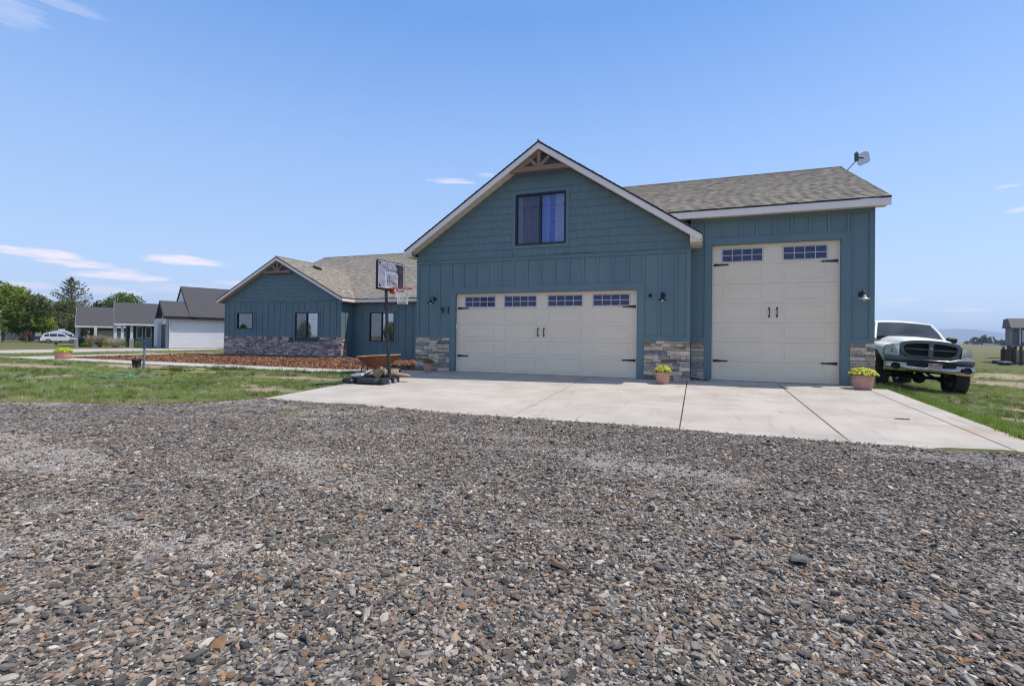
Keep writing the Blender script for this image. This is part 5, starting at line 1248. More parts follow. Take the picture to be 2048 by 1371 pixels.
mb.tube([(-.6,.62,.46),(.62,.80,.43)], .02, 6); mb.tube([(-.7,.86,.52),(.5,.88,.40)], .02, 6); mb.tube([(0,1.1,.5),(0,4.4,.5)], .04, 6); mb.box(-.55,.55,.3,1.5,.55,.75); mb.box(-.72,.72,1.6,5.3,.60,.72)
mb.build('underside', mat('oily_black', (.018,.016,.014), (.035,.03,.026), 9, .8), trk)
mb = MB()
for sg in (-1, 1):
    P = []
    for k in range(13): a = math.pi*k/12; P.append((sg*1.012, .98 + math.cos(a)*.52, .62 + math.sin(a)*.50))
    mb.prism(P, (sg*-.22, 0, 0))
mb.build('wheel_arch', DKP, trk)

# ------------------------------------------------------------------ trees
BRK = mat('tree_bark', (.13,.10,.08), (.08,.06,.05), 10, .9, 1, 30)
LEAF = mat('tree_leaf', (1,1,1), (.85,.85,.85), 2, .7, attr='Col', spec=.2); leafy(LEAF)
def leaf_quads(mb, R, p, s, c, nrm=None):
    n = Vector((R.gauss(0,1), R.gauss(0,1), R.gauss(.4,1))).normalized(); x = n.orthogonal().normalized(); y = n.cross(x); a = R.uniform(.6, 1.2)
    mb.add([p - x*s, p - y*s*a*.6, p + x*s, p + y*s*a*.6], [(0,1,2,3)], c)
def tree(name, label, base, H, blobs, nl, ls, c0, c1, seed, trunk_r=.22, group=None, cat='tree', sc=1.0):
    """blobs: (dx, dy, z, rx, rz) crown lumps in metres"""
    R = random.Random(seed); t = thing(name, label, cat, base, R.uniform(0, 6), group)
    mb = MB(); top = max(b[2] for b in blobs)
    mb.tube([(0,0,-.2),(.05,.0,H*.2),(-.05,.08,H*.45),(0,0,top*.9)], [trunk_r, trunk_r*.8, trunk_r*.55, trunk_r*.2], 8)
    for b in blobs:
        z0 = max(.6, b[2] - b[4] - H*.12); mb.tube([(0,0,z0),(b[0]*.5,b[1]*.5,(z0+b[2])/2),(b[0],b[1],b[2])], [trunk_r*.4, trunk_r*.25, trunk_r*.08], 5)
    mb.build('trunk', BRK, t)
    mb = MB(); vol = [b[3]**2 * b[4] for b in blobs]; tv = sum(vol)
    for b, v in zip(blobs, vol):
        m_ = int(nl * v / tv); tint = R.uniform(0, 1)
        sub = [(Vector((R.gauss(0,1),R.gauss(0,1),R.gauss(0,1))).normalized(), R.uniform(.55,1.0)) for _ in range(max(6, m_//55))]
        for q in range(m_):
            d, rr = R.choice(sub); w = .26
            u = d*rr + Vector((R.gauss(0,w),R.gauss(0,w),R.gauss(0,w)))*.75
            if u.length > 1.12: u *= 1.0/u.length
            p = Vector((b[0]+u.x*b[3], b[1]+u.y*b[3], b[2]+u.z*b[4]))
            if p.z < .15: p.z = .15 + R.random()*.3
            k = min(max(tint*.5 + R.gauss(.25,.22), 0), 1); leaf_quads(mb, R, p, ls*R.uniform(.6,1.3), lerp3(c0, c1, k))
    mb.build('crown', LEAF, t, recalc=False); t.scale = (sc,)*3; return t
def spruce(name, label, base, H, rad0, seed, c0, c1, nb=120, group=None):
    R = random.Random(seed); t = thing(name, label, 'tree', base, 0, group)
    mb = MB(); mb.tube([(0,0,-.2),(0,0,H*.5),(0,0,H*.98)], [.22,.14,.03], 8); lm = MB()
    for i in range(nb):
        u = (i + .5)/nb; z = H*(.08 + .90*u); L = rad0*(1-u)**.72*R.uniform(.72,1.12)+.12; a = i*2.39996 + R.uniform(-.3,.3)
        P = []; 
        for k in range(5): q = k/4; P.append(Vector((math.cos(a)*L*q, math.sin(a)*L*q, z - .14*L*math.sin(q*2.2) + .36*L*q*q)))
        mb.tube(P, [.045*(1-u)+.012,.03,.02,.012,.006], 4, cap=False)
        for k in range(int(16 + 30*L/rad0*1.6)):
            q = R.uniform(.10, .96)**1.15; j = min(int(q*4), 3); p = P[j].lerp(P[j+1], q*4-j); side = R.gauss(0, .10*(1.1-q)*L+.04)
            p = p + Vector((-math.sin(a)*side, math.cos(a)*side, R.uniform(-.16,.05)))
            leaf_quads(lm, R, p, R.uniform(.10,.20), lerp3(c0, c1, min(max(R.gauss(.4,.3),0),1)))
    mb.build('trunk', BRK, t); lm.build('crown', LEAF, t, recalc=False); return t
def cwp(px, Z, z=None): return cw(Z, (px - 1024)/978.7*Z, z)
GRN = ((.07,.11,.022), (.26,.31,.06)); DKG = ((.05,.075,.025), (.15,.18,.055)); BRG = ((.13,.19,.025), (.36,.44,.07)); OLV = ((.09,.11,.045), (.25,.26,.11))
tree('broadleaf_tree', 'tallest dense green broadleaf tree at the left edge of the view', cwp(6, 88, -.45), 10, [(0,0,5.9,4.4,3.8),(-1.5,1,8.4,2.8,2.2),(2,-1,7.2,2.6,2.5),(-3,0,4,2.6,2.6),(3,0,3.6,2.4,2.4)], 9000, .24, *GRN, 1)
tree('broadleaf_tree', 'second dark green broadleaf tree right of the tallest one, left of the spruce', cwp(64, 90, -.45), 8.5, [(0,0,5.1,2.8,3.3),(-1.2,.5,7.2,1.6,1.7),(1.4,0,3.6,1.9,2.4),(.1,-1,2.6,2.6,1.8)], 6000, .22, *DKG, 2)
tree('broadleaf_tree', 'low bright green spreading tree in front of the taller dark trees', cwp(58, 90, -.7), 5, [(0,0,2.9,2.7,1.15),(-1.6,.4,2.3,1.6,.95),(1.9,0,2.0,1.6,.9),(.4,0,3.5,1.4,.7)], 4200, .17, *BRG, 3, .12, sc=1.22)
tree('sapling', 'thin young tree with pale green crown at the far left edge', cwp(5, 71, -.45), 3.2, [(0,0,2.2,.75,1.0),(.2,.1,2.8,.4,.4)], 700, .12, (.10,.15,.03), (.22,.30,.08), 4, .05)
tree('shrub', 'reddish leaved shrub below the bright green tree', cwp(53, 70, -.45), 1.8, [(0,0,1.0,.6,.9),(.3,.1,.6,.6,.5)], 700, .10, (.12,.06,.05), (.25,.13,.10), 5, .05, cat='shrub')
tree('broadleaf_tree', 'grey-green bushy tree standing in front of the spruce behind the white car', cwp(134, 97, -.75), 6, [(0,0,3.3,3.0,2.9),(-1.4,0,2.4,2.0,2.0),(1.6,.2,2.4,1.9,2.0),(.2,0,5.2,1.5,1.2)], 8000, .18, *OLV, 6, .2, sc=1.27)
spruce('spruce_tree', 'tall spruce with bare upswept branch tips above the grey-green tree', cwp(141, 110, -.8), 11.9, 7.6, 7, (.08,.085,.04), (.22,.20,.09), 130).scale = (1.22,)*3
tree('conifer_tree', 'dark pointed evergreen crown just left of the round tree behind the neighbour roofs', cwp(206, 98, -.45), 8, [(0,0,4.6,1.9,3.2),(1.4,0,4.2,1.4,2.8),(-.9,0,6.2,.9,1.4)], 3600, .2, *DKG, 8)
tree('broadleaf_tree', 'round bright green tree rising behind the neighbour roofs', cwp(250, 98, -.45), 9.5, [(0,0,6.2,3.4,3.3),(-2.4,0,5.6,2.4,2.9),(2.4,0,5.6,1.8,2.4),(.3,0,8.4,1.9,1.4)], 6500, .2, (.06,.10,.02), (.17,.24,.05), 9)
tree('conifer_tree', 'short dark evergreen beside the spruce at the left end of the neighbour roof', cwp(183, 96, -.45), 6.5, [(0,0,3.8,1.2,2.7)], 1500, .18, *DKG, 10)
HZT = 'trees on the far right horizon'
_hz = [(1949, 620, 5.5, 8.5, 'leftmost pale clump of trees on the right horizon beside the truck mirror'), (1957, 640, 4.5, 8, 'thin poplar-like tree second from the left on the right horizon'), (1966, 560, 5, 9, 'dark tree at the left side of the biggest clump on the right horizon'), (1974, 560, 7.5, 10, 'biggest rounded tree on the right horizon'),
        (1983, 580, 4.5, 9, 'tree closing the right side of the biggest horizon clump'), (1992, 700, 3, 6.5, 'small lone tree on the right horizon between the clump and the cabin'), (2001, 640, 5, 7, 'bushy low tree on the horizon left of the raised cabin'), (2008, 620, 4, 6.5, 'horizon tree touching the raised cabin outline'), (1934, 760, 5, 4.5, 'lowest dark bush on the horizon right of the truck mirror')]
for i, (px, Z, w, h, lb) in enumerate([(a_, b_, c_*1.25, d_*1.25, e_) for a_, b_, c_, d_, e_ in _hz]):
    g = .8 if i % 2 else 1
    tree('distant_tree', lb, cwp(px, Z), h, [(0,0,h*.55,w*.55,h*.42),(w*.3,0,h*.42,w*.4,h*.36),(-w*.3,.2,h*.4,w*.4,h*.34)], 520, .75, tuple(v*g for v in (.05,.07,.03)), tuple(v*g for v in (.11,.13,.06)), 40+i, .3, HZT)

# ------------------------------------------------------------------ neighbours on the left
NROOF = mat('charcoal_shingles', (.085,.08,.088), (.06,.057,.064), 14, .9, .8, 60, stretch=(1,1,1)); WTRIM = mat('white_trim', (.66,.66,.66), None, 4, .5)
OLIVE = mat('olive_siding', (.27,.27,.17), (.24,.24,.15), 3, .7); DKOL = mat('dark_and_shaded_siding', (.06,.075,.06), None, 3, .7); NST = mat('grey_ledgestone', (.40,.39,.39), (.20,.20,.21), 16, .9, 1, 30, stretch=(1,1,2.5))
WSID = mat('white_lap_siding', (.70,.70,.71), (.66,.66,.67), 1, .5, attr='Col'); NAVY = mat('navy_siding', (.02,.028,.06), None, 3, .6); DGL = mat('dark_window_glass', (.02,.03,.05), None, 2, .08, spec=.8)
def T_at(p, ang): return p, ang
def nroof(parent, x0, x1, y0, y1, ze, zr, over=.35, th=.12):
    ym = (y0+y1)/2; s_ = (zr-ze)/(ym-y0); mb = MB()
    for a, sg in ((y0-over, 1), (y1+over, -1)):
        z0 = ze - s_*over
        mb.prism([(x0-over, a, z0), (x0-over, ym, zr), (x0-over, ym, zr+th), (x0-over, a, z0+th)], (x1-x0+2*over, 0, 0))
    r = mb.build('roof', NROOF, parent)
    mb = MB()
    for xx in (x0-over-.03, x1+over+.003):
        for a in (y0-over, y1+over):
            mb.prism([(xx, a, ze - s_*over - .10), (xx, ym, zr - .10), (xx, ym, zr + th*.6), (xx, a, ze - s_*over + th*.6)], (.027, 0, 0))
    mb.box(x0-over, x1+over, y0-over-.03, y0-over-.002, ze - s_*over - .12, ze - s_*over + th*.7); mb.build('fascia', WTRIM, r); return r
def column(parent, x, y, z0, z1, w=.26, st=.95):
    mb = MB(); mb.bbox(x-w*.8, x+w*.8, y-w*.8, y+w*.8, z0, z0+st, .02); c_ = mb.build('column', NST, parent)
    mb = MB(); mb.bbox(x-w/2, x+w/2, y-w/2, y+w/2, z0+st, z1, .01); mb.build('shaft', WTRIM, c_)
def nb_angle(dZ, dl):
    f = Vector((CF.x, CF.y)).normalized(); r = Vector((CR.x, CR.y)).normalized(); d = f*dZ + r*dl; return math.atan2(d.y, d.x)
A1 = nb_angle(.64, .77)
p = cwp(190, 61)
h1 = thing('neighbour_house', 'neighbour house with charcoal roof and sunlit olive side wall behind the white car', 'house', p, A1)
mb = MB(); mb.box(0, 9, 0, 7, 0, 2.7); mb.build('wall', DKOL, h1)  # dark strip left at the top puts the eave shade into colour
mb = MB(); mb.box(.25, 6, -.03, 0, .0, 2.05)
for k in range(8): mb.box(.25+k*.72, .29+k*.72, -.05, -.03, 0, 2.05)
mb.build('sunlit_wall_part', OLIVE, h1); nroof(h1, -1.5, 9, 0, 7, 2.75, 5.0)  # lighter lower band paints the sunlit part of the same wall
mb = MB(); mb.prism([(-1.84, .4, 2.75), (-1.84, 6.6, 2.75), (-1.84, 3.5, 4.7)], (.04,0,0)); mb.build('gable_panel', NAVY, h1)
mb = MB(); mb.box(-1.9, -1.8, -.3, 7.3, 2.55, 2.75); mb.prism([(-1.9,3.35,2.75),(-1.9,3.65,2.75),(-1.9,3.6,4.8),(-1.9,3.4,4.8)], (.06,0,0)); mb.build('porch_beam', WTRIM, h1)
for yy in (.2, 2.6, 4.6, 6.8): column(h1, -1.7, yy, 0, 2.6)
column(h1, .05, -.25, 0, 2.6, .3, .0)
mb = MB(); mb.bbox(-.06, -.02, .8, 3.0, 0, 2.2, .01); mb.bbox(-.06, -.02, 3.6, 5.8, 0, 2.2, .01); mb.build('garage_door', WTRIM, h1)
p = cwp(262, 54)
h2 = thing('neighbour_house', 'neighbour house with columned porch between the olive wall and the white garage', 'house', p, A1)
mb = MB(); mb.box(-.3, 7, 1.1, 6.5, 0, 2.6); mb.build('wall', DKOL, h2); nroof(h2, -1.1, 7, 0, 6.5, 2.75, 4.95)
mb = MB(); mb.prism([(-1.46,.4,2.75),(-1.46,6.1,2.75),(-1.46,3.25,4.6)], (.04,0,0)); mb.build('gable_panel', NAVY, h2)
mb = MB(); mb.box(-1.3, 7, -.1, .1, 2.55, 2.74); mb.box(-1.5, -1.3, -.1, 6.6, 2.55, 2.74); mb.build('porch_beam', WTRIM, h2)
for xx, yy in ((-1.35, 0), (-.75, 0), (.05, 0), (2.3, 0), (-1.35, 3), (-1.35, 6)): column(h2, xx, yy, 0, 2.6)
mb = MB(); mb.box(.4, 1.95, 1.02, 1.1, 0, .95); mb.build('stone_base', NST, h2)
for xx in (.55, 1.35):
    mb = MB(); mb.box(xx-.05, xx+.55, 1.04, 1.1, 1.0, 2.3); w_ = mb.build('window', WTRIM, h2); mb = MB(); mb.box(xx+.05, xx+.45, 1.02, 1.04, 1.1, 2.2); mb.build('pane', DGL, w_)
mb = MB(); mb.box(2.45, 3.35, 1.03, 1.1, 0, 2.25); w_ = mb.build('front_door', WTRIM, h2); mb = MB(); mb.box(2.65, 3.15, 1.01, 1.03, .2, 2.1); mb.build('pane', DGL, w_)
mb = MB(); mb.bbox(3.0, 3.2, 2.0, 2.2, 4.2, 4.45, .01); mb.build('roof_vent', BLACK, h2)
# garden path lamps, bins, grasses
# white sided garage
A3 = nb_angle(3.0, 3.25); p = cwp(337.5, 42)
h3 = thing('neighbour_garage', 'white lap-sided neighbour garage with charcoal roof and stone corner left of the teal wing', 'house', p, A3)
mb = MB(); mb.box(0, 14, .06, 9, .12, 2.75)
for k in range(16): z = .14 + k*.163; mb.add([(0.02,.0,z),(14,.0,z),(14,.055,z+.163),(0.02,.055,z+.163),(0.02,.06,z),(14,.06,z)], [(0,1,2,3),(0,4,5,1)], (1,1,1))
mb.prism([(1.5, .06, 2.7), (1.5, 9, 2.7), (1.5, 4.53, 5.35)], (.1, 0, 0)); mb.prism([(-.0, .06, 2.7), (0, 4.3, 2.7), (0, 2.18, 4.0)], (.1, 0, 0)); mb.build('wall', WSID, h3)
mb = MB(); mb.box(-.02, 14, .01, 9, -.3, .12); mb.build('foundation', CONC, h3)
mb = MB(); mb.bbox(-.12, 0, .02, .95, -.1, 2.0, .01); mb.build('stone_pier', NST, h3); mb = MB(); mb.bbox(-.08, 0, .02, 1.0, 2.0, 2.7, .01); mb.build('shake_panel', mat('grey_shake', (.33,.33,.35), None, 6, .8), h3)
mb = MB(); mb.box(-.05, 0, 1.15, 3.9, 0, 2.15); mb.build('garage_door', NAVY, h3); mb = MB(); mb.box(-.3, -.05, 4.1, 4.3, 0, 2.4); mb.build('corner_post', WTRIM, h3)
BF = mat('black_fascia', (.02,.018,.018), None, 4, .5)
def broof(x0, x1, y0, y1, ze, zr, o=.4):
    ym = (y0+y1)/2; s_ = (zr-ze)/(ym-y0); mb = MB()
    for a in (y0-o, y1+o): mb.prism([(x0-o, a, ze-s_*o), (x0-o, ym, zr), (x0-o, ym, zr+.10), (x0-o, a, ze-s_*o+.10)], (x1-x0+2*o, 0, 0))
    r = mb.build('roof', NROOF, h3); mb = MB()
    for a in (y0-o, y1+o): mb.prism([(x0-o-.04, a, ze-s_*o-.14), (x0-o-.04, ym, zr-.14), (x0-o-.04, ym, zr+.11), (x0-o-.04, a, ze-s_*o+.11)], (.036,0,0))
    mb.box(x0-o, x1+o, y0-o-.05, y0-o-.004, ze-s_*o-.15, ze-s_*o+.08); mb.build('fascia', BF, r)
broof(0, 1.6, .06, 4.3, 2.95, 4.15); broof(1.9, 14, .06, 9, 2.965, 5.72)
mb = MB(); mb.bbox(5.4, 5.9, 2.6, 3.0, 4.6, 4.85, .02); mb.build('roof_vent', BLACK, h3); mb = MB(); mb.tube([(.05,-.06,.1),(.05,-.06,2.5),(.02,-.25,2.6)], .045, 8); mb.build('downspout', WTRIM, h3)
mb = MB(); mb.box(0, 5, 0, 3, 0, 1.9); mb.prism([(0,0,1.9),(0,3,1.9),(0,1.5,2.6)], (5,0,0)); g_ = thing('garden_shed', 'low grey-green shed half hidden under the trees at the far left', 'shed', cwp(2, 104, -.8), A1); mb.build('wall', mat('shed_grey', (.12,.14,.13), None, 3, .8), g_)
mb = MB(); mb.box(2.5, 3.1, -.03, 0, .9, 1.5); mb.build('window', DGL, g_)
# bins
b0 = thing('waste_bin', 'dark wheeled bin nearest the white car, in front of the olive house', 'bin', cwp(164, 58.5), A1, 'dark wheeled bins by the neighbour house'); mb = MB()
mb.loft([[(-.26,-.3,0),(.26,-.3,0),(.26,.3,0),(-.26,.3,0)],[(-.33,-.36,1.05),(.33,-.36,1.05),(.33,.36,1.05),(-.33,.36,1.05)]], sm=False); mb.build('body', mat('bin_green_black', (.02,.028,.03), None, 3, .5), b0)
mb = MB(); mb.bbox(-.36,.36,-.40,.40,1.05,1.13,.02); mb.build('lid', MATS['bin_green_black'], b0)
for px, lb in ((169, 'middle dark wheeled bin in front of the olive house'), (174, 'dark wheeled bin furthest from the white car')):
    c = copy_tree(b0); c.location = cwp(px, 58.3); c['label'] = lb
mb = MB(); mb.bbox(-.5,.5,-.2,.2,0,.9,.02); mb.box(-.5,.5,-.23,-.2,.6,.65); o = mb.build('white_railing', WTRIM, None, cwp(190, 56), (0,0,A1)); tag(o, 'low white railing, built as a box, behind the tallest ornamental grass', 'railing')  # plain white box stands in for a low railing
# ornamental grasses
def ograss(p, h, w, label, c0, c1, seed):
    R = random.Random(seed); mb = MB()
    for _ in range(260):
        a = R.uniform(0,6.283); r = R.uniform(0,.25*w); l = h*R.uniform(.6,1.1); d = w*R.uniform(.1,.75); q = R.uniform(0,3.14); s = .018
        b = Vector((math.cos(a)*r, math.sin(a)*r, 0)); e = b + Vector((math.cos(a)*d, math.sin(a)*d, l)); m_ = b.lerp(e,.55) + Vector((0,0,l*.08)); u = Vector((math.cos(q)*s, math.sin(q)*s, 0))
        mb.add([b-u, b+u, m_+u, m_-u, e], [(0,1,2,3),(3,2,4)], lerp3(c0, c1, R.random()))
    o = mb.build('ornamental_grass', FLOW, None, p, recalc=False); tag(o, label, 'grass clump', 'ornamental grasses by the neighbour driveway'); return o
ograss(cwp(181, 47), 1.15, .55, 'leftmost tall tan ornamental grass clump by the neighbour driveway', (.36,.26,.17), (.55,.43,.30), 1)
ograss(cwp(200, 46), 1.2, .6, 'middle tall tan ornamental grass clump', (.36,.26,.17), (.55,.43,.30), 2)
ograss(cwp(232, 45), .85, .8, 'rightmost pale spiky ornamental grass clump', (.45,.38,.32), (.60,.52,.45), 3)
for i, (px, Z, w, lb) in enumerate([(172, 46.5, .7, 'low green shrub left of the first tan grass'), (213, 46, .9, 'low green shrub between the middle and right tan grasses'), (245, 47, .8, 'low green shrub right of the spiky grass'), (276, 46, .8, 'yellow-green shrub before the neighbour porch')]):
    tree('garden_shrub', lb, cwp(px, Z), .6, [(0,0,.28,w*.6,.3),(w*.4,0,.22,w*.45,.24),(-w*.4,0,.22,w*.45,.24)], 420, .06, (.09,.14,.02), (.22,.28,.04), 60+i, .03, 'low shrubs by the neighbour driveway', 'shrub')
for px, Z, lb in ((112.5, 50, 'short dark path lamp in the lawn in front of the white car'), (193.5, 44, 'short dark path lamp between the tan grasses')):
    t = thing('path_lamp', lb, 'path lamp', cwp(px, Z), 0, 'path lamps in the far lawn'); mb = MB(); mb.tube([(0,0,0),(0,0,.34)], .03, 6); mb.build('post', mat('grey_post', (.3,.3,.32), None, 4, .5), t); mb = MB(); mb.bbox(-.12,.12,-.1,.1,.28,.5,.02); mb.build('head', BLACK, t)
# parked cars on the left
def side_prism(mb, P, w, tilt=0.0, c=(1,1,1)):
    V = [(x, -w/2 + tilt*max(0, z-.9), z) for x, z in P]; V2 = [(x, w/2 - tilt*max(0, z-.9), z) for x, z in P]; mb.loft([V, V2], c, sm=False)
CWT = mat('white_suv_paint', (.72,.72,.72), None, 3, .3, coat=.5)
suv = thing('parked_suv', 'white suv seen from its side in front of the teardrop trailer', 'suv', cwp(121, 83), A1)
mb = MB(); P = [(-2.42,.42),(-2.45,.62),(-2.38,.98),(-2.28,1.06),(1.0,1.06),(1.35,1.02),(2.1,.95),(2.4,.84),(2.46,.6),(2.42,.38),(2.0,.30),(-2.1,.30)]; side_prism(mb, P, 1.86); mb.build('body', CWT, suv)
mb = MB(); P = [(-2.26,1.05),(-2.05,1.5),(-1.9,1.68),(-1.2,1.74),(.0,1.73),(.45,1.62),(1.22,1.05)]; side_prism(mb, P, 1.80, .22); mb.tube([(-1.7,-.66,1.78),(.1,-.66,1.76)], .02, 6); mb.build('roof', CWT, suv)
for P in ([(-2.02,1.14),(-1.86,1.52),(-1.35,1.60),(-1.35,1.14)], [(-1.28,1.12),(-1.28,1.60),(-.38,1.62),(-.38,1.12)], [(-.30,1.12),(-.30,1.62),(.28,1.56),(.92,1.12)]):
    mb = MB(); V = [(x, -.90-.012 + .22*max(0,z-.9), z) for x, z in P]; mb.prism(V, (0,-.01,0)); mb.build('side_window', DGL, suv)
for x in (-1.42, 1.48):
    mb = MB(); T = Matrix.Translation((x, 0, .37)) @ Matrix.Rotation(rad(90), 4, 'X'); mb.lathe([(.2,-.95),(.33,-.96),(.37,-.93),(.37,.93),(.33,.96),(.2,.95)], 22, T=T); w_ = mb.build('wheel', TYR, suv); mb = MB(); mb.lathe([(0,.965),(.06,.97),(.24,.955)], 12, T=T); mb.build('wheel_rim', MATS['alloy_rim'], w_)
mb = MB(); mb.bbox(2.28,2.45,-.95,-.5,.78,.92,.02); mb.build('headlight', LENS, suv); mb = MB(); mb.bbox(-2.44,-2.2,-.95,-.6,.95,1.05,.02); mb.build('tail_light', RED, suv)
mb = MB(); mb.box(-2.3,2.3,-.94,-.925,.30,.42); mb.build('sill', DKP, suv)
tr = thing('teardrop_trailer', 'white rounded teardrop camping trailer behind the white suv', 'trailer', cwp(121, 88), A1)
mb = MB(); P = [(-2.0,.5)] + [(-2.0*math.cos(math.pi*k/16), .6 + 1.65*math.sin(math.pi*k/16)**.8) for k in range(17)] + [(2.0,.5)]; side_prism(mb, P, 1.8); mb.build('body', CWT, tr)
for cx, r in ((-.35,.55),(.75,.62)):
    mb = MB(); q = [(cx + math.cos(math.pi*k/14)*r, -.93, 1.1 + math.sin(math.pi*k/14)*r*.85) for k in range(15)]; mb.tube(q, .035, 5); mb.build('door_frame', BLACK, tr)
for x0, x1 in ((-1.35,-.75),(1.15,1.6)):
    mb = MB(); mb.bbox(x0, x1, -.94, -.90, 1.1, 1.5, .02); mb.build('window', DGL, tr)
mb = MB(); mb.bbox(-.3,.6,-.3,.3,2.22,2.42,.05); mb.build('roof_vent', WTRIM, tr)
for x in (-.1,): wheel(tr, 0, 0, .3, .2)
bt = thing('blue_pickup', 'dark blue pickup tail poking out left of the white suv', 'pickup truck', cwp(83, 85), A1)
mb = MB(); side_prism(mb, [(-.9,.55),(-.92,1.15),(1.6,1.2),(2.0,1.75),(3.2,1.75),(3.8,1.2),(4.4,1.1),(4.4,.5)], 1.8); mb.build('body', mat('blue_paint', (.02,.035,.13), None, 3, .3, coat=.5), bt)
mb = MB(); mb.tube([(.1,-.85,.38),(.1,.85,.38)], .38, 16); mb.build('wheel', TYR, bt); mb = MB(); mb.bbox(-1.15,-.9,-.8,.8,.45,.62,.03); mb.build('bumper', DKP, bt)

# ------------------------------------------------------------------ right side: raised cabin, fence, posts
WDK = mat('dark_weathered_wood', (.07,.05,.04), (.12,.09,.07), 8, .9, 1, 30, stretch=(3,3,.5)); CAB = mat('taupe_siding', (.17,.155,.15), (.145,.13,.13), 3, .7)
A4 = nb_angle(-.80, 1); p = cwp(2026, 46)
cb = thing('raised_cabin', 'small taupe cabin raised on wooden posts at the right edge', 'cabin', p, A4)
mb = MB(); mb.box(0, 6, 0, 4.5, 1.72, 3.55); mb.build('wall', CAB, cb)
mb = MB(); mb.prism([(-.18,-.3,3.40),(-.18,5,3.40),(-.18,4.2,4.28),(-.18,1.5,4.28)], (6.5,0,0)); mb.build('roof', mat('grey_brown_shingle', (.12,.11,.11), (.17,.155,.15), 20, .9), cb)
mb = MB(); mb.box(-.2, 6.3, -.34, -.31, 3.33, 3.45); mb.box(.42, .52, -.05, 0, 1.75, 3.3); mb.box(-.03, 0, 1.2, 1.3, 2.0, 3.1); mb.build('trim', WTRIM, cb)
mb = MB(); mb.box(.60, 3.0, -.04, 0, 1.95, 3.12); w_ = mb.build('window', WTRIM, cb)
mb = MB(); mb.box(.72, 2.9, -.06, -.045, 2.46, 3.02); mb.box(.72, 2.9, -.06, -.045, 2.02, 2.34); mb.build('pane', mat('teal_dark_glass', (.03,.06,.08), None, 2, .15, spec=.7), w_)
mb = MB(); mb.box(-.3, 6.2, -1.6, 4.8, 1.60, 1.72); mb.build('deck', mat('grey_deck', (.25,.24,.24), None, 6, .8), cb)
for xx in (.35, 2.2, 4.2):
    for yy in (-1.4, 1.5, 4.4): mb = MB(); mb.bbox(xx-.09, xx+.09, yy-.09, yy+.09, -.1, 1.6, .01); mb.build('deck_post', WDK, cb)
fn = thing('log_fence', 'stacked pale log rails between dark posts below the raised cabin', 'fence', cwp(2033, 42), A4)
for k in range(7):
    mb = MB(); mb.tube([(0,0,.12+k*.19),(4.5,0,.12+k*.19)], .075, 8); mb.build('rail', mat('pale_log', (.26,.23,.21), (.18,.16,.14), 5, .85, stretch=(.4,3,3)), fn)
for k in range(3): mb = MB(); mb.tube([(.25+k*1.6,-.1,-.1),(.25+k*1.6,-.1,1.5)], .09, 8); mb.build('post', WDK, fn)
R = random.Random(3)
post0 = None; PL = ['post at the left end of the row under the cabin', 'thick second post under the cabin', 'third post under the cabin beside the blue tarp', 'leaning fourth post under the cabin', 'fifth post under the cabin corner', 'sixth post under the cabin near the log rails', 'last post of the row, next to the log rails']
for i, px in enumerate((2004.5, 2009, 2013, 2018, 2022, 2026, 2030)):
    mb = MB(); h = R.uniform(1.2, 1.75); mb.tube([(0,0,-.1),(R.uniform(-.08,.08),0,h)], R.uniform(.10,.16), 8); o = mb.build('wooden_post', WDK, None, cwp(px, 43.5 + R.uniform(-.8,.8))); tag(o, 'dark wooden ' + PL[i], 'post', 'wooden posts under the cabin')
mb = MB(); mb.lathe([(.2,-.12),(.38,-.14),(.42,0),(.38,.14),(.2,.12)], 20); o = mb.build('old_tyre', TYR, None, cwp(1996, 45) + Vector((0,0,.14))); tag(o, 'old black tyre lying left of the cabin posts', 'tyre')
t_ = sack('blue_tarp', cwp(2010, 41.5), 1.1, .6, .35, 0, 'crumpled dark blue tarp at the foot of the cabin posts', 12); t_.data.materials[0] = mat('blue_tarp', (.02,.05,.13), (.015,.03,.08), 4, .6); t_['category'] = 'tarp'
mb = MB(); mb.tube([(0,0,0),(.05,0,.75)], .05, 6); mb.tube([(.05,0,.45),(-.25,0,.7)], .02, 5); o = mb.build('marker_stake', WTRIM, None, cwp(1972, 60)); tag(o, 'short pale stake standing in the field right of the truck', 'stake')
mb = MB(); mb.tube([(0,0,.1),(7,0,.85)], .05, 6); o = mb.build('leaning_rail', WDK, None, cwp(1974, 58), (0,0,A4)); tag(o, 'dark rail leaning low between the stake and the cabin', 'rail')
mb = MB(); mb.bbox(-4,4,-2,2,0,2.2,.05); mb.box(-4.2,4.2,-2.2,2.2,2.2,2.45); o = mb.build('far_trailer', WTRIM, None, cwp(1977, 540)); tag(o, 'tiny white trailer before the horizon trees on the right', 'trailer')

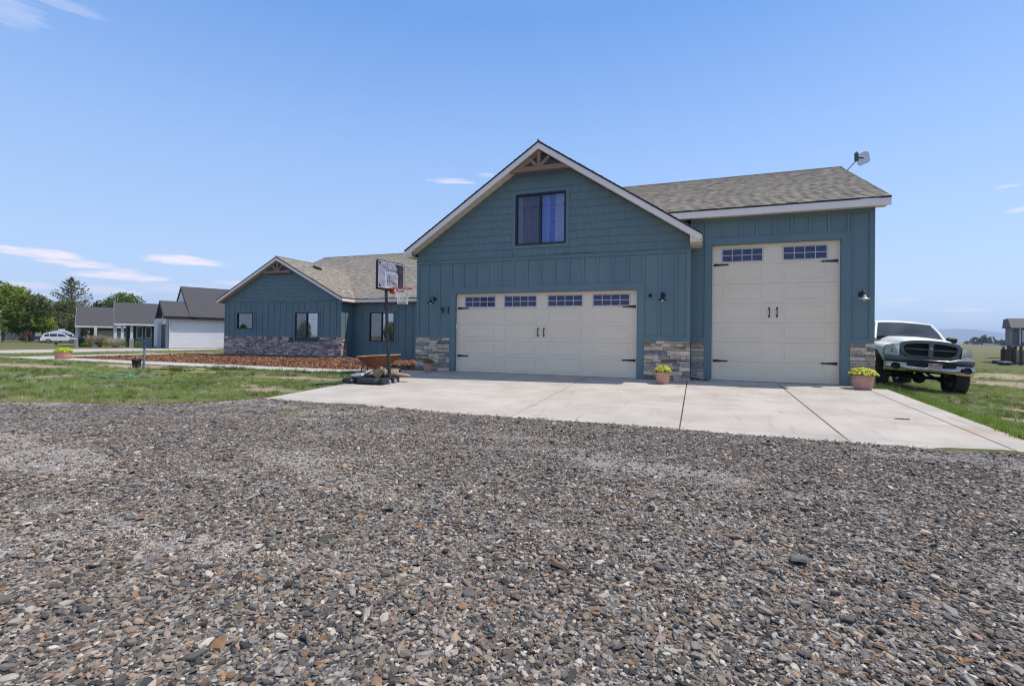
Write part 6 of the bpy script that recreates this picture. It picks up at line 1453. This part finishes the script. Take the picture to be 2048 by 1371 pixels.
# ------------------------------------------------------------------ far hills
f = Vector((CF.x, CF.y, 0)).normalized(); r_ = Vector((CR.x, CR.y, 0)).normalized()
def ridge(name, Z, prof, depth, col, seed):
    V = []; F = []; m_ = 10; n = 0; xs_ = []
    for i in range(len(prof)-1):
        for k in range(6): u = k/6; xs_.append((prof[i][0]+(prof[i+1][0]-prof[i][0])*u, prof[i][1]+(prof[i+1][1]-prof[i][1])*u))
    xs_.append(prof[-1])
    for px, h in xs_:
        for j in range(m_):
            v = j/(m_-1); ZZ = Z + depth*(v-.5); hh = h*math.sin(math.pi*v)**.8*(1+.10*mnoise.noise(Vector((px*.02, v*3, seed)))) - 3; q = Vector((CP.x,CP.y,0)) + f*ZZ + r_*((px-1024)/978.7*Z*(1+.0*v)); V.append((q.x,q.y,hh))
    nn = len(xs_); F = [(i*m_+j,(i+1)*m_+j,(i+1)*m_+j+1,i*m_+j+1) for i in range(nn-1) for j in range(m_-1)]
    me = bpy.data.meshes.new(name); me.from_pydata(V, [], F); me.materials.append(col); me.polygons.foreach_set('use_smooth', [True]*len(F)); o = bpy.data.objects.new(name, me); COL.objects.link(o); o['kind'] = 'structure'
HILL = mat('sagebrush_hill', (.20,.17,.12), (.14,.13,.09), .002, .95)
ridge('hills', 7200, [(1500,30),(1700,110),(1800,170),(1880,205),(1925,212),(1960,190),(2010,140),(2060,105),(2200,60),(2600,20)], 1800, HILL, 1)
ridge('hills', 4200, [(1700,10),(1850,16),(1930,22),(1960,26),(2010,18),(2100,14),(2500,8)], 900, HILL, 2)
# trees behind the viewer, seen only in the window panes
for i, (x, y, h, lb) in enumerate([(-88, -72, 6, 'tree across the yard mirrored in the larger wing window'), (-62, -70, 5.5, 'tree across the yard mirrored in the window beside the garage'), (-112, -74, 5, 'tree across the yard mirrored in the small wing window')]):
    tree('opposite_tree', lb, (x, y, ground_z(x, -20)), h, [(0,0,h*.55,h*.28,h*.4),(h*.15,0,h*.4,h*.22,h*.3)], 1500, .3, *GRN, 80+i, .25, 'trees behind the viewer')

# ------------------------------------------------------------------ air
HZ = bpy.data.materials.new('haze_air'); HZ.use_nodes = True; t = HZ.node_tree; t.nodes.clear(); pv = N(t, 'ShaderNodeVolumePrincipled'); pv.inputs['Color'].default_value = (.58,.74,1.0,1); pv.inputs['Density'].default_value = 1.4e-4; pv.inputs['Anisotropy'].default_value = .2
ho = N(t, 'ShaderNodeOutputMaterial'); t.links.new(pv.outputs[0], ho.inputs['Volume'])
mb = MB(); mb.box(-9000, 9000, -4600, 12000, -8, 260); o = mb.build('haze', HZ); o['kind'] = 'stuff'

mb = MB(); R = random.Random(21)
for k in range(26):
    x, y = R.uniform(-.11, .11), R.uniform(-.015, .015); s_ = R.uniform(.012, .03); mb.add([(x,y,0),(x+s_*1.8,y+s_*.3,.004+R.random()*.02),(x+s_,y+s_,.01),(x,y+s_*.8,.0)], [(0,1,2,3)], (.07,.06,.05))
o = mb.build('dry_sprig', FLOW, None, (10.05, -3.98, dz(-3.98)+.002), recalc=False); tag(o, 'short dark dried sprig on the cross joint of the driveway near its right edge', 'plant debris')
